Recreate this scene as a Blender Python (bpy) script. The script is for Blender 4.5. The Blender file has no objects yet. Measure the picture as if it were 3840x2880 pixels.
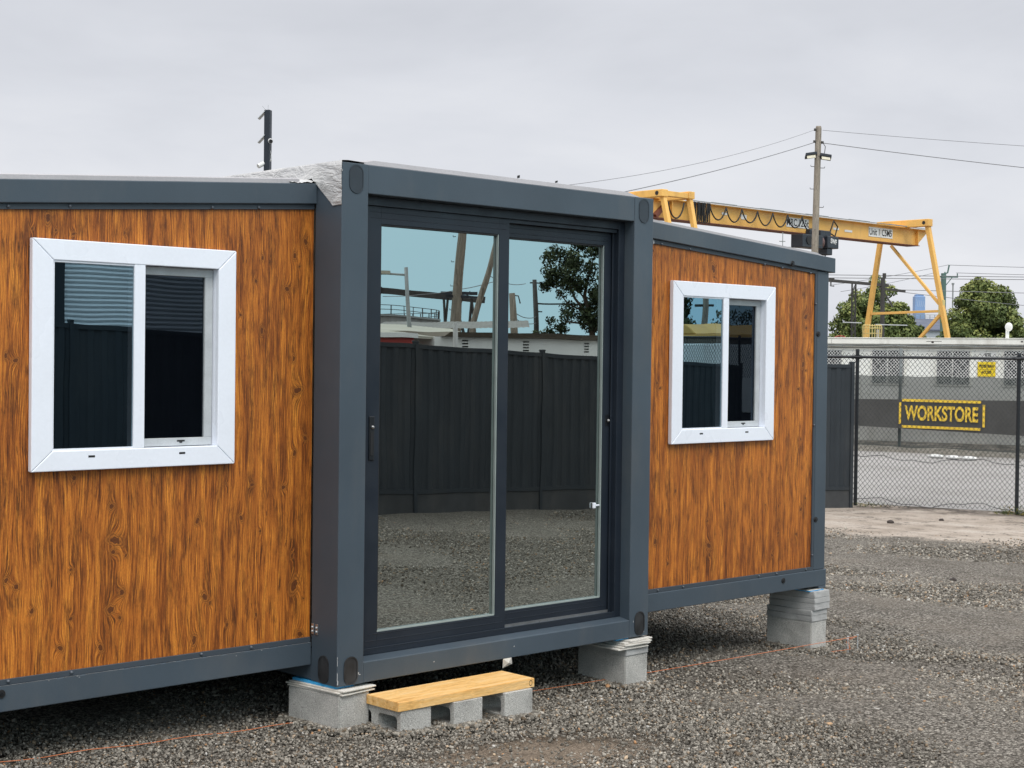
import bpy, bmesh, math, random
import numpy as np
from mathutils import Vector, Matrix, noise as mnoise

rng = np.random.default_rng(7)
random.seed(7)
scn = bpy.context.scene
COL = scn.collection
V = Vector

# ------------------------------------------------------------------ helpers
class MB:
    """collects shapes, builds ONE mesh object"""
    def __init__(s): s.v = []; s.f = []
    def add(s, vs, fs):
        o = len(s.v); s.v += [tuple(p) for p in vs]; s.f += [tuple(i + o for i in f) for f in fs]; return s
    def box(s, x0, x1, y0, y1, z0, z1):
        return s.add([(x0,y0,z0),(x1,y0,z0),(x1,y1,z0),(x0,y1,z0),(x0,y0,z1),(x1,y0,z1),(x1,y1,z1),(x0,y1,z1)],
                     [(0,3,2,1),(4,5,6,7),(0,1,5,4),(1,2,6,5),(2,3,7,6),(3,0,4,7)])
    def obox(s, c, ax, ay, az):
        """box centred at c with half-vectors ax, ay, az"""
        c, ax, ay, az = V(c), V(ax), V(ay), V(az)
        if ax.cross(ay).dot(az) < 0: ax = -ax
        vs = [c+i*ax+j*ay+k*az for k in (-1,1) for (i,j) in ((-1,-1),(1,-1),(1,1),(-1,1))]
        return s.add(vs, [(0,3,2,1),(4,5,6,7),(0,1,5,4),(1,2,6,5),(2,3,7,6),(3,0,4,7)])
    def beam(s, p, q, w, h=None, up=(0,0,1)):
        """rectangular bar from p to q, w across, h along up"""
        h = h or w; p, q = V(p), V(q); d = (q-p); L = d.length; d.normalize()
        u = V(up)
        if abs(d.dot(u)) > .95: u = V((0,1,0))
        r = d.cross(u).normalized(); u = r.cross(d).normalized()
        return s.obox((p+q)/2, d*L/2, r*w/2, u*h/2)
    def tube(s, pts, r, n=8, caps=True):
        pts = [V(p) for p in pts]; rs = r if isinstance(r, (list, tuple)) else [r]*len(pts)
        o = len(s.v); a = None
        for i, p in enumerate(pts):
            d = (pts[min(i+1, len(pts)-1)] - pts[max(i-1, 0)]).normalized()
            if a is None:
                a = d.orthogonal().normalized()
            a = (a - d*a.dot(d))
            a = a.normalized() if a.length > 1e-6 else d.orthogonal().normalized()
            b = d.cross(a)
            for k in range(n):
                t = 2*math.pi*k/n; s.v.append(tuple(p + (a*math.cos(t)+b*math.sin(t))*rs[i]))
        for i in range(len(pts)-1):
            for k in range(n):
                k2 = (k+1) % n
                s.f.append((o+i*n+k, o+i*n+k2, o+(i+1)*n+k2, o+(i+1)*n+k))
        if caps:
            s.f.append(tuple(o+k for k in reversed(range(n)))); e = o+(len(pts)-1)*n
            s.f.append(tuple(e+k for k in range(n)))
        return s
    def extrude(s, poly, vec, close=True):
        """planar polygon of 3D points extruded by vec"""
        n = len(poly); a = [V(p) for p in poly]; b = [p+V(vec) for p in a]; o = len(s.v)
        s.v += [tuple(p) for p in a+b]
        for k in range(n if close else n-1):
            k2 = (k+1) % n; s.f.append((o+k, o+k2, o+n+k2, o+n+k))
        if close:
            s.f.append(tuple(o+k for k in reversed(range(n)))); s.f.append(tuple(o+n+k for k in range(n)))
        return s
    def sphere(s, c, r, nu=12, nv=8, sc=(1,1,1)):
        o = len(s.v); c = V(c)
        for j in range(nv+1):
            t = math.pi*j/nv
            for i in range(nu):
                p = 2*math.pi*i/nu
                s.v.append((c.x+r*sc[0]*math.sin(t)*math.cos(p), c.y+r*sc[1]*math.sin(t)*math.sin(p), c.z+r*sc[2]*math.cos(t)))
        for j in range(nv):
            for i in range(nu):
                i2 = (i+1) % nu
                s.f.append((o+j*nu+i, o+(j+1)*nu+i, o+(j+1)*nu+i2, o+j*nu+i2))
        return s
    def build(s, name, m, parent=None, bevel=0, smooth=False, loc=None, seg=2):
        """loc: world origin given to a top-level thing; children are stored relative to their parent's world origin"""
        org = wloc(parent) if parent is not None else V(loc or (0,0,0))
        me = bpy.data.meshes.new(name)
        me.from_pydata([(x-org.x, y-org.y, z-org.z) for x, y, z in s.v], [], s.f)
        bm = bmesh.new(); bm.from_mesh(me); bmesh.ops.recalc_face_normals(bm, faces=bm.faces); bm.to_mesh(me); bm.free()
        me.update()
        return finish(me, name, m, parent, org, bevel, smooth, seg)

def loose(mb, name, mat, parent, **k):
    """each connected piece of mb becomes an object of its own"""
    p = list(range(len(mb.v)))
    def find(i):
        while p[i] != i: p[i] = p[p[i]]; i = p[i]
        return i
    for f in mb.f:
        a = find(f[0])
        for j in f[1:]: p[find(j)] = a
    grp = {}
    for f in mb.f: grp.setdefault(find(f[0]), []).append(f)
    out = []
    for fs in grp.values():
        ids = sorted({i for f in fs for i in f}); mp = {i: n for n, i in enumerate(ids)}
        q = MB(); q.v = [mb.v[i] for i in ids]; q.f = [tuple(mp[i] for i in f) for f in fs]
        out.append(q.build(name, mat, parent, **k))
    return out
WL = {}
def wloc(o): return WL[o.name]
def finish(me, name, m, parent=None, org=V((0,0,0)), bevel=0, smooth=False, seg=2):
    o = bpy.data.objects.new(name, me); COL.objects.link(o)
    if m: me.materials.append(m)
    if parent is not None: o.parent = parent
    else: o.location = org
    WL[o.name] = V(org)
    if smooth:
        me.polygons.foreach_set('use_smooth', [True]*len(me.polygons))
    if bevel:
        b = o.modifiers.new('Bevel', 'BEVEL'); b.width = bevel; b.segments = seg; b.limit_method = 'ANGLE'; b.angle_limit = math.radians(40)
    return o
def empty(name, loc):
    o = bpy.data.objects.new(name, None); COL.objects.link(o); o.location = loc; o.empty_display_size = .3
    WL[o.name] = V(loc); return o
def tag(o, label=None, cat=None, group=None, kind=None):
    if label: o['label'] = label
    if cat: o['category'] = cat
    if group: o['group'] = group
    if kind: o['kind'] = kind
    return o
def thing(name, loc, label, cat, group=None): return tag(empty(name, loc), label, cat, group)

# ------------------------------------------------------------------ materials
class NT:
    def __init__(s, name):
        s.m = bpy.data.materials.new(name); s.m.use_nodes = True; s.t = s.m.node_tree; s.n = s.t.nodes; s.l = s.t.links
        s.n.clear(); s.out = s.n.new('ShaderNodeOutputMaterial'); s.b = s.n.new('ShaderNodeBsdfPrincipled')
        s.l.new(s.b.outputs[0], s.out.inputs[0]); s._co = None
    def new(s, t, **k):
        n = s.n.new(t)
        for a, v in k.items(): setattr(n, a, v)
        return n
    def link(s, a, b): s.l.new(a, b)
    def co(s, kind='Object'):
        if s._co is None: s._co = s.n.new('ShaderNodeTexCoord')
        return s._co.outputs[kind]
    def geo(s): return s.n.new('ShaderNodeNewGeometry').outputs['Position']
    def setin(s, sock, v):
        if isinstance(v, bpy.types.NodeSocket): s.l.new(v, sock)
        elif v is not None: sock.default_value = v
    def math(s, op, a, b=None, c=None, clamp=False):
        n = s.new('ShaderNodeMath', operation=op, use_clamp=clamp); s.setin(n.inputs[0], a)
        if b is not None: s.setin(n.inputs[1], b)
        if c is not None: s.setin(n.inputs[2], c)
        return n.outputs[0]
    def vmath(s, op, a, b): 
        n = s.new('ShaderNodeVectorMath', operation=op); s.setin(n.inputs[0], a); s.setin(n.inputs[1], b); return n.outputs[0]
    def noise(s, vec, scale, detail=3, rough=.55, dim='3D', dist=0):
        n = s.new('ShaderNodeTexNoise', noise_dimensions=dim); s.setin(n.inputs['Vector'], vec)
        n.inputs['Scale'].default_value = scale; n.inputs['Detail'].default_value = detail; n.inputs['Roughness'].default_value = rough
        n.inputs['Distortion'].default_value = dist
        return n.outputs[0]
    def voro(s, vec, scale, feature='F1', out='Distance', rand=1):
        n = s.new('ShaderNodeTexVoronoi', feature=feature); s.setin(n.inputs['Vector'], vec); n.inputs['Scale'].default_value = scale
        n.inputs['Randomness'].default_value = rand
        return n.outputs[out]
    def ramp(s, fac, stops, interp='LINEAR'):
        n = s.new('ShaderNodeValToRGB'); s.setin(n.inputs[0], fac); n.color_ramp.interpolation = interp
        e = n.color_ramp.elements
        while len(e) < len(stops): e.new(.5)
        for i, (p, c) in enumerate(stops):
            e[i].position = p; e[i].color = (*c, 1) if hasattr(c, '__len__') else (c, c, c, 1)
        return n.outputs[0]
    def mix(s, fac, a, b, blend='MIX'):
        n = s.new('ShaderNodeMix', data_type='RGBA', blend_type=blend); s.setin(n.inputs[0], fac)
        for k, v in ((6, a), (7, b)):
            if isinstance(v, (tuple, list)): v = (*v[:3], 1)
            s.setin(n.inputs[k], v)
        return n.outputs[2]
    def scale(s, vec, xyz):
        return s.vmath('MULTIPLY', vec, xyz)
    def bump(s, h, strength, dist=.01):
        n = s.new('ShaderNodeBump'); n.inputs['Strength'].default_value = strength; n.inputs['Distance'].default_value = dist
        s.setin(n.inputs['Height'], h); s.link(n.outputs[0], s.b.inputs['Normal'])
    def P(s, **k):
        for a, v in k.items():
            sock = s.b.inputs[a.replace('_', ' ')]
            if isinstance(v, (tuple, list)): v = (*v[:3], 1)
            s.setin(sock, v)
        return s

def pbr(name, col, rough=.6, var=.15, vs=3., fine=.0, fs=120., bump=0., bs=60., metal=0., spec=.5, stretch=(1,1,1), dirt=None):
    """painted/plain surface with large uneven tone, fine speckle and bump"""
    t = NT(name); co = t.scale(t.geo(), stretch)
    n1 = t.noise(co, vs, 4)
    k = t.ramp(n1, [(.3, 1-var), (.7, 1+var)])
    c = t.mix(1., col, k, 'MULTIPLY')
    if fine:
        n2 = t.noise(co, fs, 2); c = t.mix(1., c, t.ramp(n2, [(.3, 1-fine), (.7, 1+fine)]), 'MULTIPLY')
    if dirt:
        n3 = t.noise(t.scale(co, (1,1,.35)), 1.7, 6, .65); c = t.mix(t.ramp(n3, [(.5, 0.), (.75, dirt[3])]), c, dirt[:3])
    t.P(Base_Color=c, Roughness=t.ramp(t.noise(co, vs*2.3, 3), [(.3, max(rough-.1, .03)), (.7, min(rough+.1, 1))]), Metallic=metal, Specular_IOR_Level=spec)
    if bump: t.bump(t.noise(co, bs, 3), bump, .004)
    return t.m

def glass(name, refl, tcol, fac):
    t = NT(name); t.n.remove(t.b)
    g = t.new('ShaderNodeBsdfGlossy'); g.inputs['Roughness'].default_value = 0.0; g.inputs['Color'].default_value = (*refl, 1)
    tr = t.new('ShaderNodeBsdfTransparent'); tr.inputs['Color'].default_value = (*tcol, 1)
    mx = t.new('ShaderNodeMixShader'); mx.inputs[0].default_value = fac
    t.link(tr.outputs[0], mx.inputs[1]); t.link(g.outputs[0], mx.inputs[2]); t.link(mx.outputs[0], t.out.inputs[0])
    return t.m

M = {}
M['frame'] = pbr('frame_paint', (.061,.082,.103), .42, .13, 1.3, .05, 300, .12, 180, spec=.45, dirt=(.17,.16,.145,.30))
M['trim'] = pbr('trim_paint', (.050,.063,.078), .5, .08, 2, .04, 300, .05, 180)
M['door'] = pbr('door_aluminium', (.015,.021,.031), .40, .08, 3, .05, 400, .04, 300, spec=.45)
M['dark'] = pbr('black_rubber', (.012,.012,.013), .6, .1, 5)
M['steel'] = pbr('zinc_steel', (.42,.42,.42), .35, .15, 20, metal=.8)
M['pvc'] = pbr('white_plastic', (.87,.90,.97), .32, .025, 2.2, .015, 60, .02, 90, dirt=(.6,.58,.52,.10))
M['alu'] = pbr('grey_aluminium', (.50,.52,.53), .4, .08, 14, .05, 200, dirt=(.25,.25,.25,.4))
M['bead'] = pbr('glazing_spacer', (.33,.38,.36), .4, .1, 8)
M['room'] = pbr('dark_interior', (.030,.029,.027), .9, .3, 1.2)
M['screen'] = pbr('insect_mesh', (.035,.040,.050), .75, .1, 9, spec=.2)
M['glass_door'] = glass('door_glass', (.60,.67,.66), (.40,.40,.36), .80)
M['glass_win'] = glass('window_glass', (.42,.64,.76), (.35,.38,.4), .52)
M['glass_dim'] = glass('window_glass_behind_screen', (.42,.56,.70), (.2,.22,.25), .09)
M['block'] = None
def concrete(name, base, speck=.3, scale=260, bump=.6, hs=1.):
    t = NT(name); co = t.geo()
    n = t.noise(co, scale, 2, .6); p = t.voro(co, scale*.55)
    c = t.mix(1., base, t.ramp(n, [(.28, 1-speck*1.3), (.5, 1.), (.72, 1+speck)]), 'MULTIPLY')
    big = t.noise(co, 5.5, 5, .6); c = t.mix(1., c, t.ramp(big, [(.28, .70), (.5, .97), (.75, 1.10)]), 'MULTIPLY')
    pit = t.math('LESS_THAN', p, .16); c = t.mix(t.math('MULTIPLY', pit, .55), c, tuple(x*.35 for x in base))
    t.P(Base_Color=c, Roughness=.93, Specular_IOR_Level=.2)
    t.bump(t.math('SUBTRACT', n, t.math('MULTIPLY', pit, .6)), bump, .004)
    return t.m
M['block'] = concrete('grey_concrete_block', (.49,.48,.45), .42, 230, .8)
M['paver'] = concrete('pale_concrete_paver', (.46,.46,.45), .20, 330, .35)
M['fibre'] = pbr('fibre_cement', (.66,.63,.57), .85, .12, 9, .12, 150, .3, 120)
M['blue'] = pbr('blue_plastic_shim', (.05,.36,.68), .4, .1, 8)
M['membrane'] = pbr('grey_roof_membrane', (.36,.35,.36), .75, .10, 2, .05, 90, .15, 60, dirt=(.3,.29,.27,.35))
def foil():
    t = NT('silver_foil_flashing'); co = t.geo()
    w = t.noise(t.scale(co, (1,.55,1.5)), 11, 4, .6, dist=1.6); w2 = t.noise(t.scale(co, (1,.18,1)), 160, 2)
    t.P(Base_Color=t.ramp(w, [(.3, (.50,.50,.50)), (.7, (.62,.615,.60))]), Metallic=.25, Roughness=.45)
    t.bump(t.math('ADD', w, t.math('MULTIPLY', w2, .15)), .9, .018); return t.m
M['foil'] = foil()
M['colorbond'] = pbr('dark_grey_sheet_steel', (.033,.039,.045), .5, .10, 1.5, .03, 200, spec=.25, dirt=(.12,.11,.10,.25))
M['black_steel'] = pbr('black_powdercoat', (.010,.012,.015), .38, .1, 4)
M['galv'] = pbr('galvanised_steel', (.24,.26,.26), .5, .15, 6)
M['yellow'] = pbr('crane_yellow_paint', (.82,.47,.12), .5, .07, .5, .03, 30, dirt=(.40,.20,.07,.45))
M['yellow2'] = pbr('faded_yellow_paint', (.62,.50,.20), .6, .1, 1.5)
M['rust'] = pbr('rusty_flange_paint', (.16,.055,.035), .75, .25, 1.2)
M['cable'] = pbr('black_cable_sheath', (.012,.012,.012), .6, .1, 4)
M['hoist'] = pbr('dark_hoist_paint', (.020,.024,.032), .45, .15, 1.5)
M['hoistred'] = pbr('oxide_drum_paint', (.11,.060,.055), .6, .15, 2)
M['plate'] = pbr('white_sign_plate', (.72,.72,.70), .5, .05, 2)
M['ink'] = pbr('black_sign_ink', (.012,.012,.013), .6, .05, 3)
M['signyel'] = pbr('yellow_sign_paint', (.85,.62,.02), .45, .05, 4)
M['banneryel'] = pbr('banner_yellow_print', (.80,.53,.05), .8, .10, 5, dirt=(.45,.27,.03,.4))
M['asphalt_far'] = None
M['office'] = pbr('cream_weatherboard', (.88,.88,.83), .7, .05, 1, .03, 20, dirt=(.42,.38,.30,.45))
M['officeroof'] = pbr('pale_roof_fascia', (.84,.83,.77), .75, .06, 1, .03, 20, dirt=(.35,.32,.27,.55))
M['winglass'] = pbr('dark_window_glass', (.025,.03,.035), .3, .2, 2, spec=.2)
M['guard'] = pbr('white_guard_mesh', (.72,.72,.70), .6, .05, 4)
M['bark'] = pbr('brown_bark', (.075,.055,.04), .9, .25, 4, .2, 30, .6, 20)
M['dullmetal'] = pbr('weathered_dark_steel', (.045,.043,.040), .7, .2, 3)
M['lattice'] = M['dullmetal']
M['wire'] = pbr('grey_power_wire', (.16,.16,.17), .6, .05, 1)
M['green_pole'] = pbr('green_painted_pole', (.075,.14,.12), .6, .08, .6)
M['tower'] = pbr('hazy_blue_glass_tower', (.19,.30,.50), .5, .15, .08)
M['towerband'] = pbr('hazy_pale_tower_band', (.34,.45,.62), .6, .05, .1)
M['warehouse'] = pbr('pale_grey_cladding', (.36,.40,.43), .7, .06, .4)
M['whroof'] = pbr('slate_blue_roof', (.055,.07,.11), .6, .1, .4)
M['red'] = pbr('red_wall_paint', (.36,.045,.035), .6, .1, 1)
M['creamroof'] = pbr('cream_roof_sheet', (.42,.40,.33), .6, .1, .7)
M['white'] = pbr('white_wall_paint', (.84,.85,.82), .6, .06, .8, dirt=(.45,.42,.35,.3))
M['brownroof'] = pbr('brown_gutter_fascia', (.12,.10,.075), .8, .2, 1)
M['tank'] = pbr('stained_tank_concrete', (.27,.28,.28), .8, .15, .5, dirt=(.12,.10,.06,.5))
M['shutter'] = pbr('roller_shutter_grey', (.80,.83,.84), .5, .06, 1.5)
M['orange'] = pbr('orange_string', (.66,.20,.075), .7, .1, 20)
M['bag'] = pbr('white_woven_bag', (.62,.62,.60), .8, .1, 8, bump=.4, bs=30)
M['litter'] = pbr('tan_cardboard', (.42,.27,.15), .8, .1, 20)
M['darkstone'] = pbr('dark_stone', (.045,.035,.03), .9, .3, 20, bump=.5, bs=60)

def timber(name, light, mid, dark, axis=0, scale=1., rough=.6, grey=0):
    t = NT(name); co = t.geo(); st = [14., 14., 14.]; st[axis] = .9
    w = t.noise(co, 2.2*scale, 2)
    v = t.vmath('ADD', t.scale(co, tuple(a*scale for a in st)), t.scale(w, (1.6,1.6,1.6)))
    g = t.noise(v, 1.6, 5, .62); f = t.noise(t.scale(v, (6,6,6)), 1.8, 2)
    c = t.ramp(g, [(.28, dark), (.44, mid), (.62, light)])
    c = t.mix(1., c, t.ramp(f, [(.3, .82), (.7, 1.12)]), 'MULTIPLY')
    t.P(Base_Color=c, Roughness=rough); t.bump(t.math('ADD', g, f), .25, .003); return t.m
M['plank'] = timber('pine_plank', (.88,.58,.26), (.84,.49,.16), (.50,.23,.06), 0, 1.6)
M['pole'] = timber('weathered_pole_timber', (.30,.26,.21), (.21,.18,.145), (.09,.075,.06), 2, 1.2, .9)

def wood_panel_mat():
    """printed knotty-timber laminate: grain follows the stored 'grain' field (x warped round the knots, z, knot darkness)"""
    t = NT('knotty_timber_laminate')
    a = t.new('ShaderNodeAttribute', attribute_name='grain').outputs['Vector']
    sep = t.new('ShaderNodeSeparateXYZ'); t.link(a, sep.inputs[0]); h, z, k = sep.outputs
    cmb = lambda x, y, zz=0.: (lambda n: (t.setin(n.inputs[0], x), t.setin(n.inputs[1], y), t.setin(n.inputs[2], zz), n.outputs[0])[-1])(t.new('ShaderNodeCombineXYZ'))
    # slow waver of the grain
    w1 = t.noise(cmb(t.math('MULTIPLY', h, 2.2), t.math('MULTIPLY', z, 1.1)), 1., 2); w2 = t.noise(cmb(t.math('MULTIPLY', h, 14.), t.math('MULTIPLY', z, 4.)), 1., 2)
    hh = t.math('ADD', h, t.math('ADD', t.math('MULTIPLY', t.math('SUBTRACT', w1, .5), .07), t.math('MULTIPLY', t.math('SUBTRACT', w2, .5), .010)))
    broad = t.noise(cmb(t.math('MULTIPLY', hh, 24.), t.math('MULTIPLY', z, 1.3)), 1., 3, .6)
    streak = t.noise(cmb(t.math('MULTIPLY', hh, 185.), t.math('MULTIPLY', z, 2.3)), 1., 4, .66)
    fine = t.noise(cmb(t.math('MULTIPLY', hh, 400.), t.math('MULTIPLY', z, 9.)), 1., 3, .7)
    blot = t.noise(cmb(t.math('MULTIPLY', hh, 24.), t.math('MULTIPLY', z, 4.6)), 1., 5, .72)
    mix1 = t.math('ADD', t.math('MULTIPLY', broad, .30), t.math('ADD', t.math('MULTIPLY', streak, .36), t.math('MULTIPLY', fine, .34)))
    c = t.ramp(mix1, [(.385, (.070,.019,.006)), (.45, (.235,.066,.014)), (.512, (.51,.158,.024)), (.612, (.83,.322,.044))])
    # growth-ring lines
    ph = t.math('ADD', t.math('MULTIPLY', hh, 620.), t.math('MULTIPLY', t.noise(cmb(t.math('MULTIPLY', h, 5.), t.math('MULTIPLY', z, 2.)), 1., 2), 60.))
    ring = t.math('POWER', t.math('ADD', t.math('MULTIPLY', t.math('SINE', ph), .5), .5), 3.)
    rmask = t.ramp(t.noise(cmb(t.math('MULTIPLY', hh, 9.), t.math('MULTIPLY', z, 1.2), 3.), 1., 3), [(.46, 0.), (.58, 1.)])
    rfac = t.math('MULTIPLY', ring, t.math('ADD', t.math('MULTIPLY', rmask, .42), t.math('MULTIPLY', k, 1.0)), clamp=True)
    c = t.mix(rfac, c, (.085,.026,.008))
    # smoky dark blotches, broken by the fine grain
    bf = t.math('MULTIPLY', t.ramp(blot, [(.475, 0.), (.62, .95)]), t.ramp(fine, [(.44, 1.), (.60, .12)]))
    c = t.mix(bf, c, (.095,.030,.010))
    # sharp dark cracks
    cr = t.noise(cmb(t.math('MULTIPLY', hh, 60.), t.math('MULTIPLY', z, 1.5), 9.), 1., 2); cr = t.math('ABSOLUTE', t.math('SUBTRACT', cr, .5))
    cm = t.ramp(t.noise(cmb(t.math('MULTIPLY', hh, 7.), t.math('MULTIPLY', z, 2.2), 5.), 1., 3), [(.50, 0.), (.60, .8)])
    c = t.mix(t.math('MULTIPLY', t.math('LESS_THAN', cr, .012), cm), c, (.06,.02,.008))
    # knots: dark eye, broken rings, pale halo
    kr = t.new('ShaderNodeAttribute', attribute_name='knot').outputs['Fac']
    krn = t.math('ADD', kr, t.math('ADD', t.math('MULTIPLY', t.math('SUBTRACT', streak, .5), .35), t.math('MULTIPLY', t.math('SUBTRACT', fine, .5), .35)))
    c = t.mix(t.ramp(krn, [(.75, .6), (1.15, .0)]), c, (.40,.14,.026))
    rr_ = t.math('ADD', t.math('MULTIPLY', t.math('SINE', t.math('MULTIPLY', krn, 21.)), .5), .5)
    c = t.mix(t.math('MULTIPLY', t.math('POWER', rr_, 2.), t.ramp(kr, [(.35, .95), (1.05, .35), (1.25, 0.)])), c, (.085,.026,.008))
    c = t.mix(t.ramp(krn, [(.36, .9), (.50, 0.)]), c, (.11,.034,.012))
    # dull greyed dot of pores
    por = t.noise(cmb(t.math('MULTIPLY', hh, 700.), t.math('MULTIPLY', z, 90.)), 1., 1); c = t.mix(1., c, t.ramp(por, [(.35, .84), (.65, 1.12)]), 'MULTIPLY')
    t.P(Base_Color=c, Roughness=.45, Specular_IOR_Level=.36); t.bump(streak, .05, .002)
    return t.m
M['wood'] = wood_panel_mat()

def gravel_ground_mat():
    t = NT('gravel_and_dirt'); co = t.geo()
    sp = t.new('ShaderNodeSeparateXYZ'); t.link(co, sp.inputs[0]); X, Y = sp.outputs[0], sp.outputs[1]
    col = t.voro(co, 62., out='Color'); d = t.voro(co, 62.); col2 = t.voro(co, 150., out='Color'); d2 = t.voro(co, 150.)
    sc = t.new('ShaderNodeSeparateColor'); t.link(col, sc.inputs[0]); s2 = t.new('ShaderNodeSeparateColor'); t.link(col2, s2.inputs[0])
    val = t.math('ADD', t.math('MULTIPLY', sc.outputs[0], .55), t.math('MULTIPLY', s2.outputs[1], .45))
    c = t.ramp(val, [(.12, (.066,.058,.048)), (.40, (.185,.167,.14)), (.62, (.32,.29,.25)), (.85, (.56,.52,.45))])
    c = t.mix(1., c, t.ramp(d, [(0., 1.15), (.5, .85), (.75, .35)]), 'MULTIPLY')
    big = t.noise(co, .55, 5, .6); med = t.noise(co, 2.6, 4, .65)
    c = t.mix(t.ramp(t.math('ADD', t.math('MULTIPLY', big, .6), t.math('MULTIPLY', med, .4)), [(.50, 0.), (.68, .55)]), c, (.10,.085,.067))
    c = t.mix(t.ramp(t.noise(co, .9, 6, .65, dist=.5), [(.54, 0.), (.72, .45)]), c, (.25,.215,.175))
    pd = t.math('ADD', t.math('POWER', t.math('DIVIDE', t.math('SUBTRACT', X, .55), .75), 2.), t.math('POWER', t.math('DIVIDE', t.math('ADD', Y, .85), .42), 2.))
    pd = t.math('ADD', pd, t.math('MULTIPLY', t.math('SUBTRACT', t.noise(co, 3.5, 4, .6), .5), 1.6))
    c = t.mix(t.ramp(pd, [(.45, .85), (1., 0.)]), c, t.mix(1., (.30,.235,.175), t.ramp(t.noise(co, 60, 3), [(.3, .7), (.7, 1.2)]), 'MULTIPLY'))
    # sandy concrete apron along the wire fence
    dist = t.math('ADD', t.math('MULTIPLY', t.math('SUBTRACT', X, 17.006), -.955), t.math('MULTIPLY', t.math('SUBTRACT', Y, 8.651), -.296))
    edge = t.math('ADD', dist, t.math('MULTIPLY', t.math('SUBTRACT', t.noise(co, .7, 6, .7), .5), 4.6))
    ap = t.ramp(t.math('DIVIDE', edge, 8.), [(.64, 1.), (.72, 0.)])
    sand = t.ramp(t.noise(co, 1.3, 6, .65), [(.3, (.24,.20,.16)), (.52, (.36,.31,.26)), (.72, (.43,.385,.335))])
    spk = t.noise(co, 45, 3); sand = t.mix(1., sand, t.ramp(spk, [(.3, .75), (.6, 1.08)]), 'MULTIPLY')
    deb = t.math('MULTIPLY', t.ramp(t.noise(co, 3.3, 6, .75), [(.54, 0.), (.60, 1.)]), t.ramp(t.noise(co, 30, 2), [(.42, 0.), (.5, .8)]))
    sand = t.mix(deb, sand, (.065,.055,.045))
    # debris gathered at the foot of the fence
    ft = t.math('MULTIPLY', t.ramp(t.math('DIVIDE', dist, 8.), [(.0, .9), (.11, 0.)]), t.ramp(t.noise(co, 2.3, 5, .7), [(.44, 0.), (.54, 1.)]))
    sand = t.mix(ft, sand, (.06,.05,.042))
    c = t.mix(ap, c, sand)
    t.P(Base_Color=c, Roughness=.95, Specular_IOR_Level=.15)
    hgt = t.math('SUBTRACT', t.math('ADD', t.math('MULTIPLY', sc.outputs[1], .5), t.math('MULTIPLY', s2.outputs[0], .3)), t.math('ADD', t.math('MULTIPLY', d, .8), t.math('MULTIPLY', d2, .4)))
    t.bump(t.math('MULTIPLY', hgt, t.math('SUBTRACT', 1., t.math('MULTIPLY', ap, .9))), .9, .02)
    return t.m
def road_mat():
    t = NT('worn_pale_asphalt'); co = t.geo()
    c = t.ramp(t.noise(co, .6, 5, .6), [(.3, (.235,.225,.21)), (.7, (.31,.30,.285))])
    c = t.mix(1., c, t.ramp(t.noise(co, 55, 3), [(.3, .75), (.7, 1.2)]), 'MULTIPLY')
    t.P(Base_Color=c, Roughness=.9); t.bump(t.noise(co, 90, 2), .4, .006); return t.m
def verge_mat():
    t = NT('verge_leaf_litter'); co = t.geo()
    c = t.ramp(t.noise(co, 5., 6, .75), [(.3, (.06,.055,.042)), (.5, (.15,.14,.115)), (.7, (.26,.25,.22))]); t.P(Base_Color=c, Roughness=.95); t.bump(t.noise(co, 14, 4), .8, .03); return t.m
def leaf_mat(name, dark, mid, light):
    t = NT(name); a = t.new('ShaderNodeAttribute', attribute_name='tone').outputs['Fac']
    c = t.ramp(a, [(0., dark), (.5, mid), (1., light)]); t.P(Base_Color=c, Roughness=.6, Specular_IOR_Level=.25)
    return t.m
def stone_mat():
    t = NT('crushed_rock'); a = t.new('ShaderNodeAttribute', attribute_name='tone').outputs['Vector']
    c = t.mix(1., a, t.ramp(t.noise(t.geo(), 160., 3), [(.3, .75), (.7, 1.2)]), 'MULTIPLY')
    t.P(Base_Color=c, Roughness=.9, Specular_IOR_Level=.2); return t.m
def shade_mat():
    t = NT('sheer_shade_cloth'); co = t.geo()
    n = t.noise(t.scale(co, (1,1,.6)), 1.6, 4)
    t.P(Base_Color=t.ramp(n, [(.3, (.050,.062,.058)), (.7, (.085,.098,.091))]), Roughness=.95, Alpha=.72, Specular_IOR_Level=.1)
    return t.m
M['ground'] = gravel_ground_mat(); M['road'] = road_mat(); M['verge'] = verge_mat(); M['stone'] = stone_mat(); M['shade'] = shade_mat()
M['bannercloth'] = pbr('dark_banner_cloth', (.068,.067,.063), .9, .15, .9)
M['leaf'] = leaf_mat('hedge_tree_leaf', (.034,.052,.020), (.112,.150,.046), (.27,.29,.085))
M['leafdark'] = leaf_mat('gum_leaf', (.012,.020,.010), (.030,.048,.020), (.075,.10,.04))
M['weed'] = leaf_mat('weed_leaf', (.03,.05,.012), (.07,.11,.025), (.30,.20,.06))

# ------------------------------------------------------------------ camera
cam = bpy.data.cameras.new('camera'); camo = bpy.data.objects.new('camera', cam); COL.objects.link(camo)
YAW, PITCH, ROLL, F = .7562, -.0156, .0120, 5809.3
fw = V((math.sin(YAW)*math.cos(PITCH), math.cos(YAW)*math.cos(PITCH), math.sin(PITCH)))
rt = V((math.cos(YAW), -math.sin(YAW), 0)); up = rt.cross(fw)
r2 = rt*math.cos(ROLL)+up*math.sin(ROLL); u2 = -rt*math.sin(ROLL)+up*math.cos(ROLL)
mw = Matrix((r2, u2, -fw)).transposed().to_4x4(); mw.translation = V((-4.4136,-5.8589,1.5573))
camo.matrix_world = mw; cam.sensor_width = 36; cam.lens = 36*F/3840; cam.clip_start = .1; cam.clip_end = 6000
scn.camera = camo
CX, CY = -4.4136, -5.8589

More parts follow.
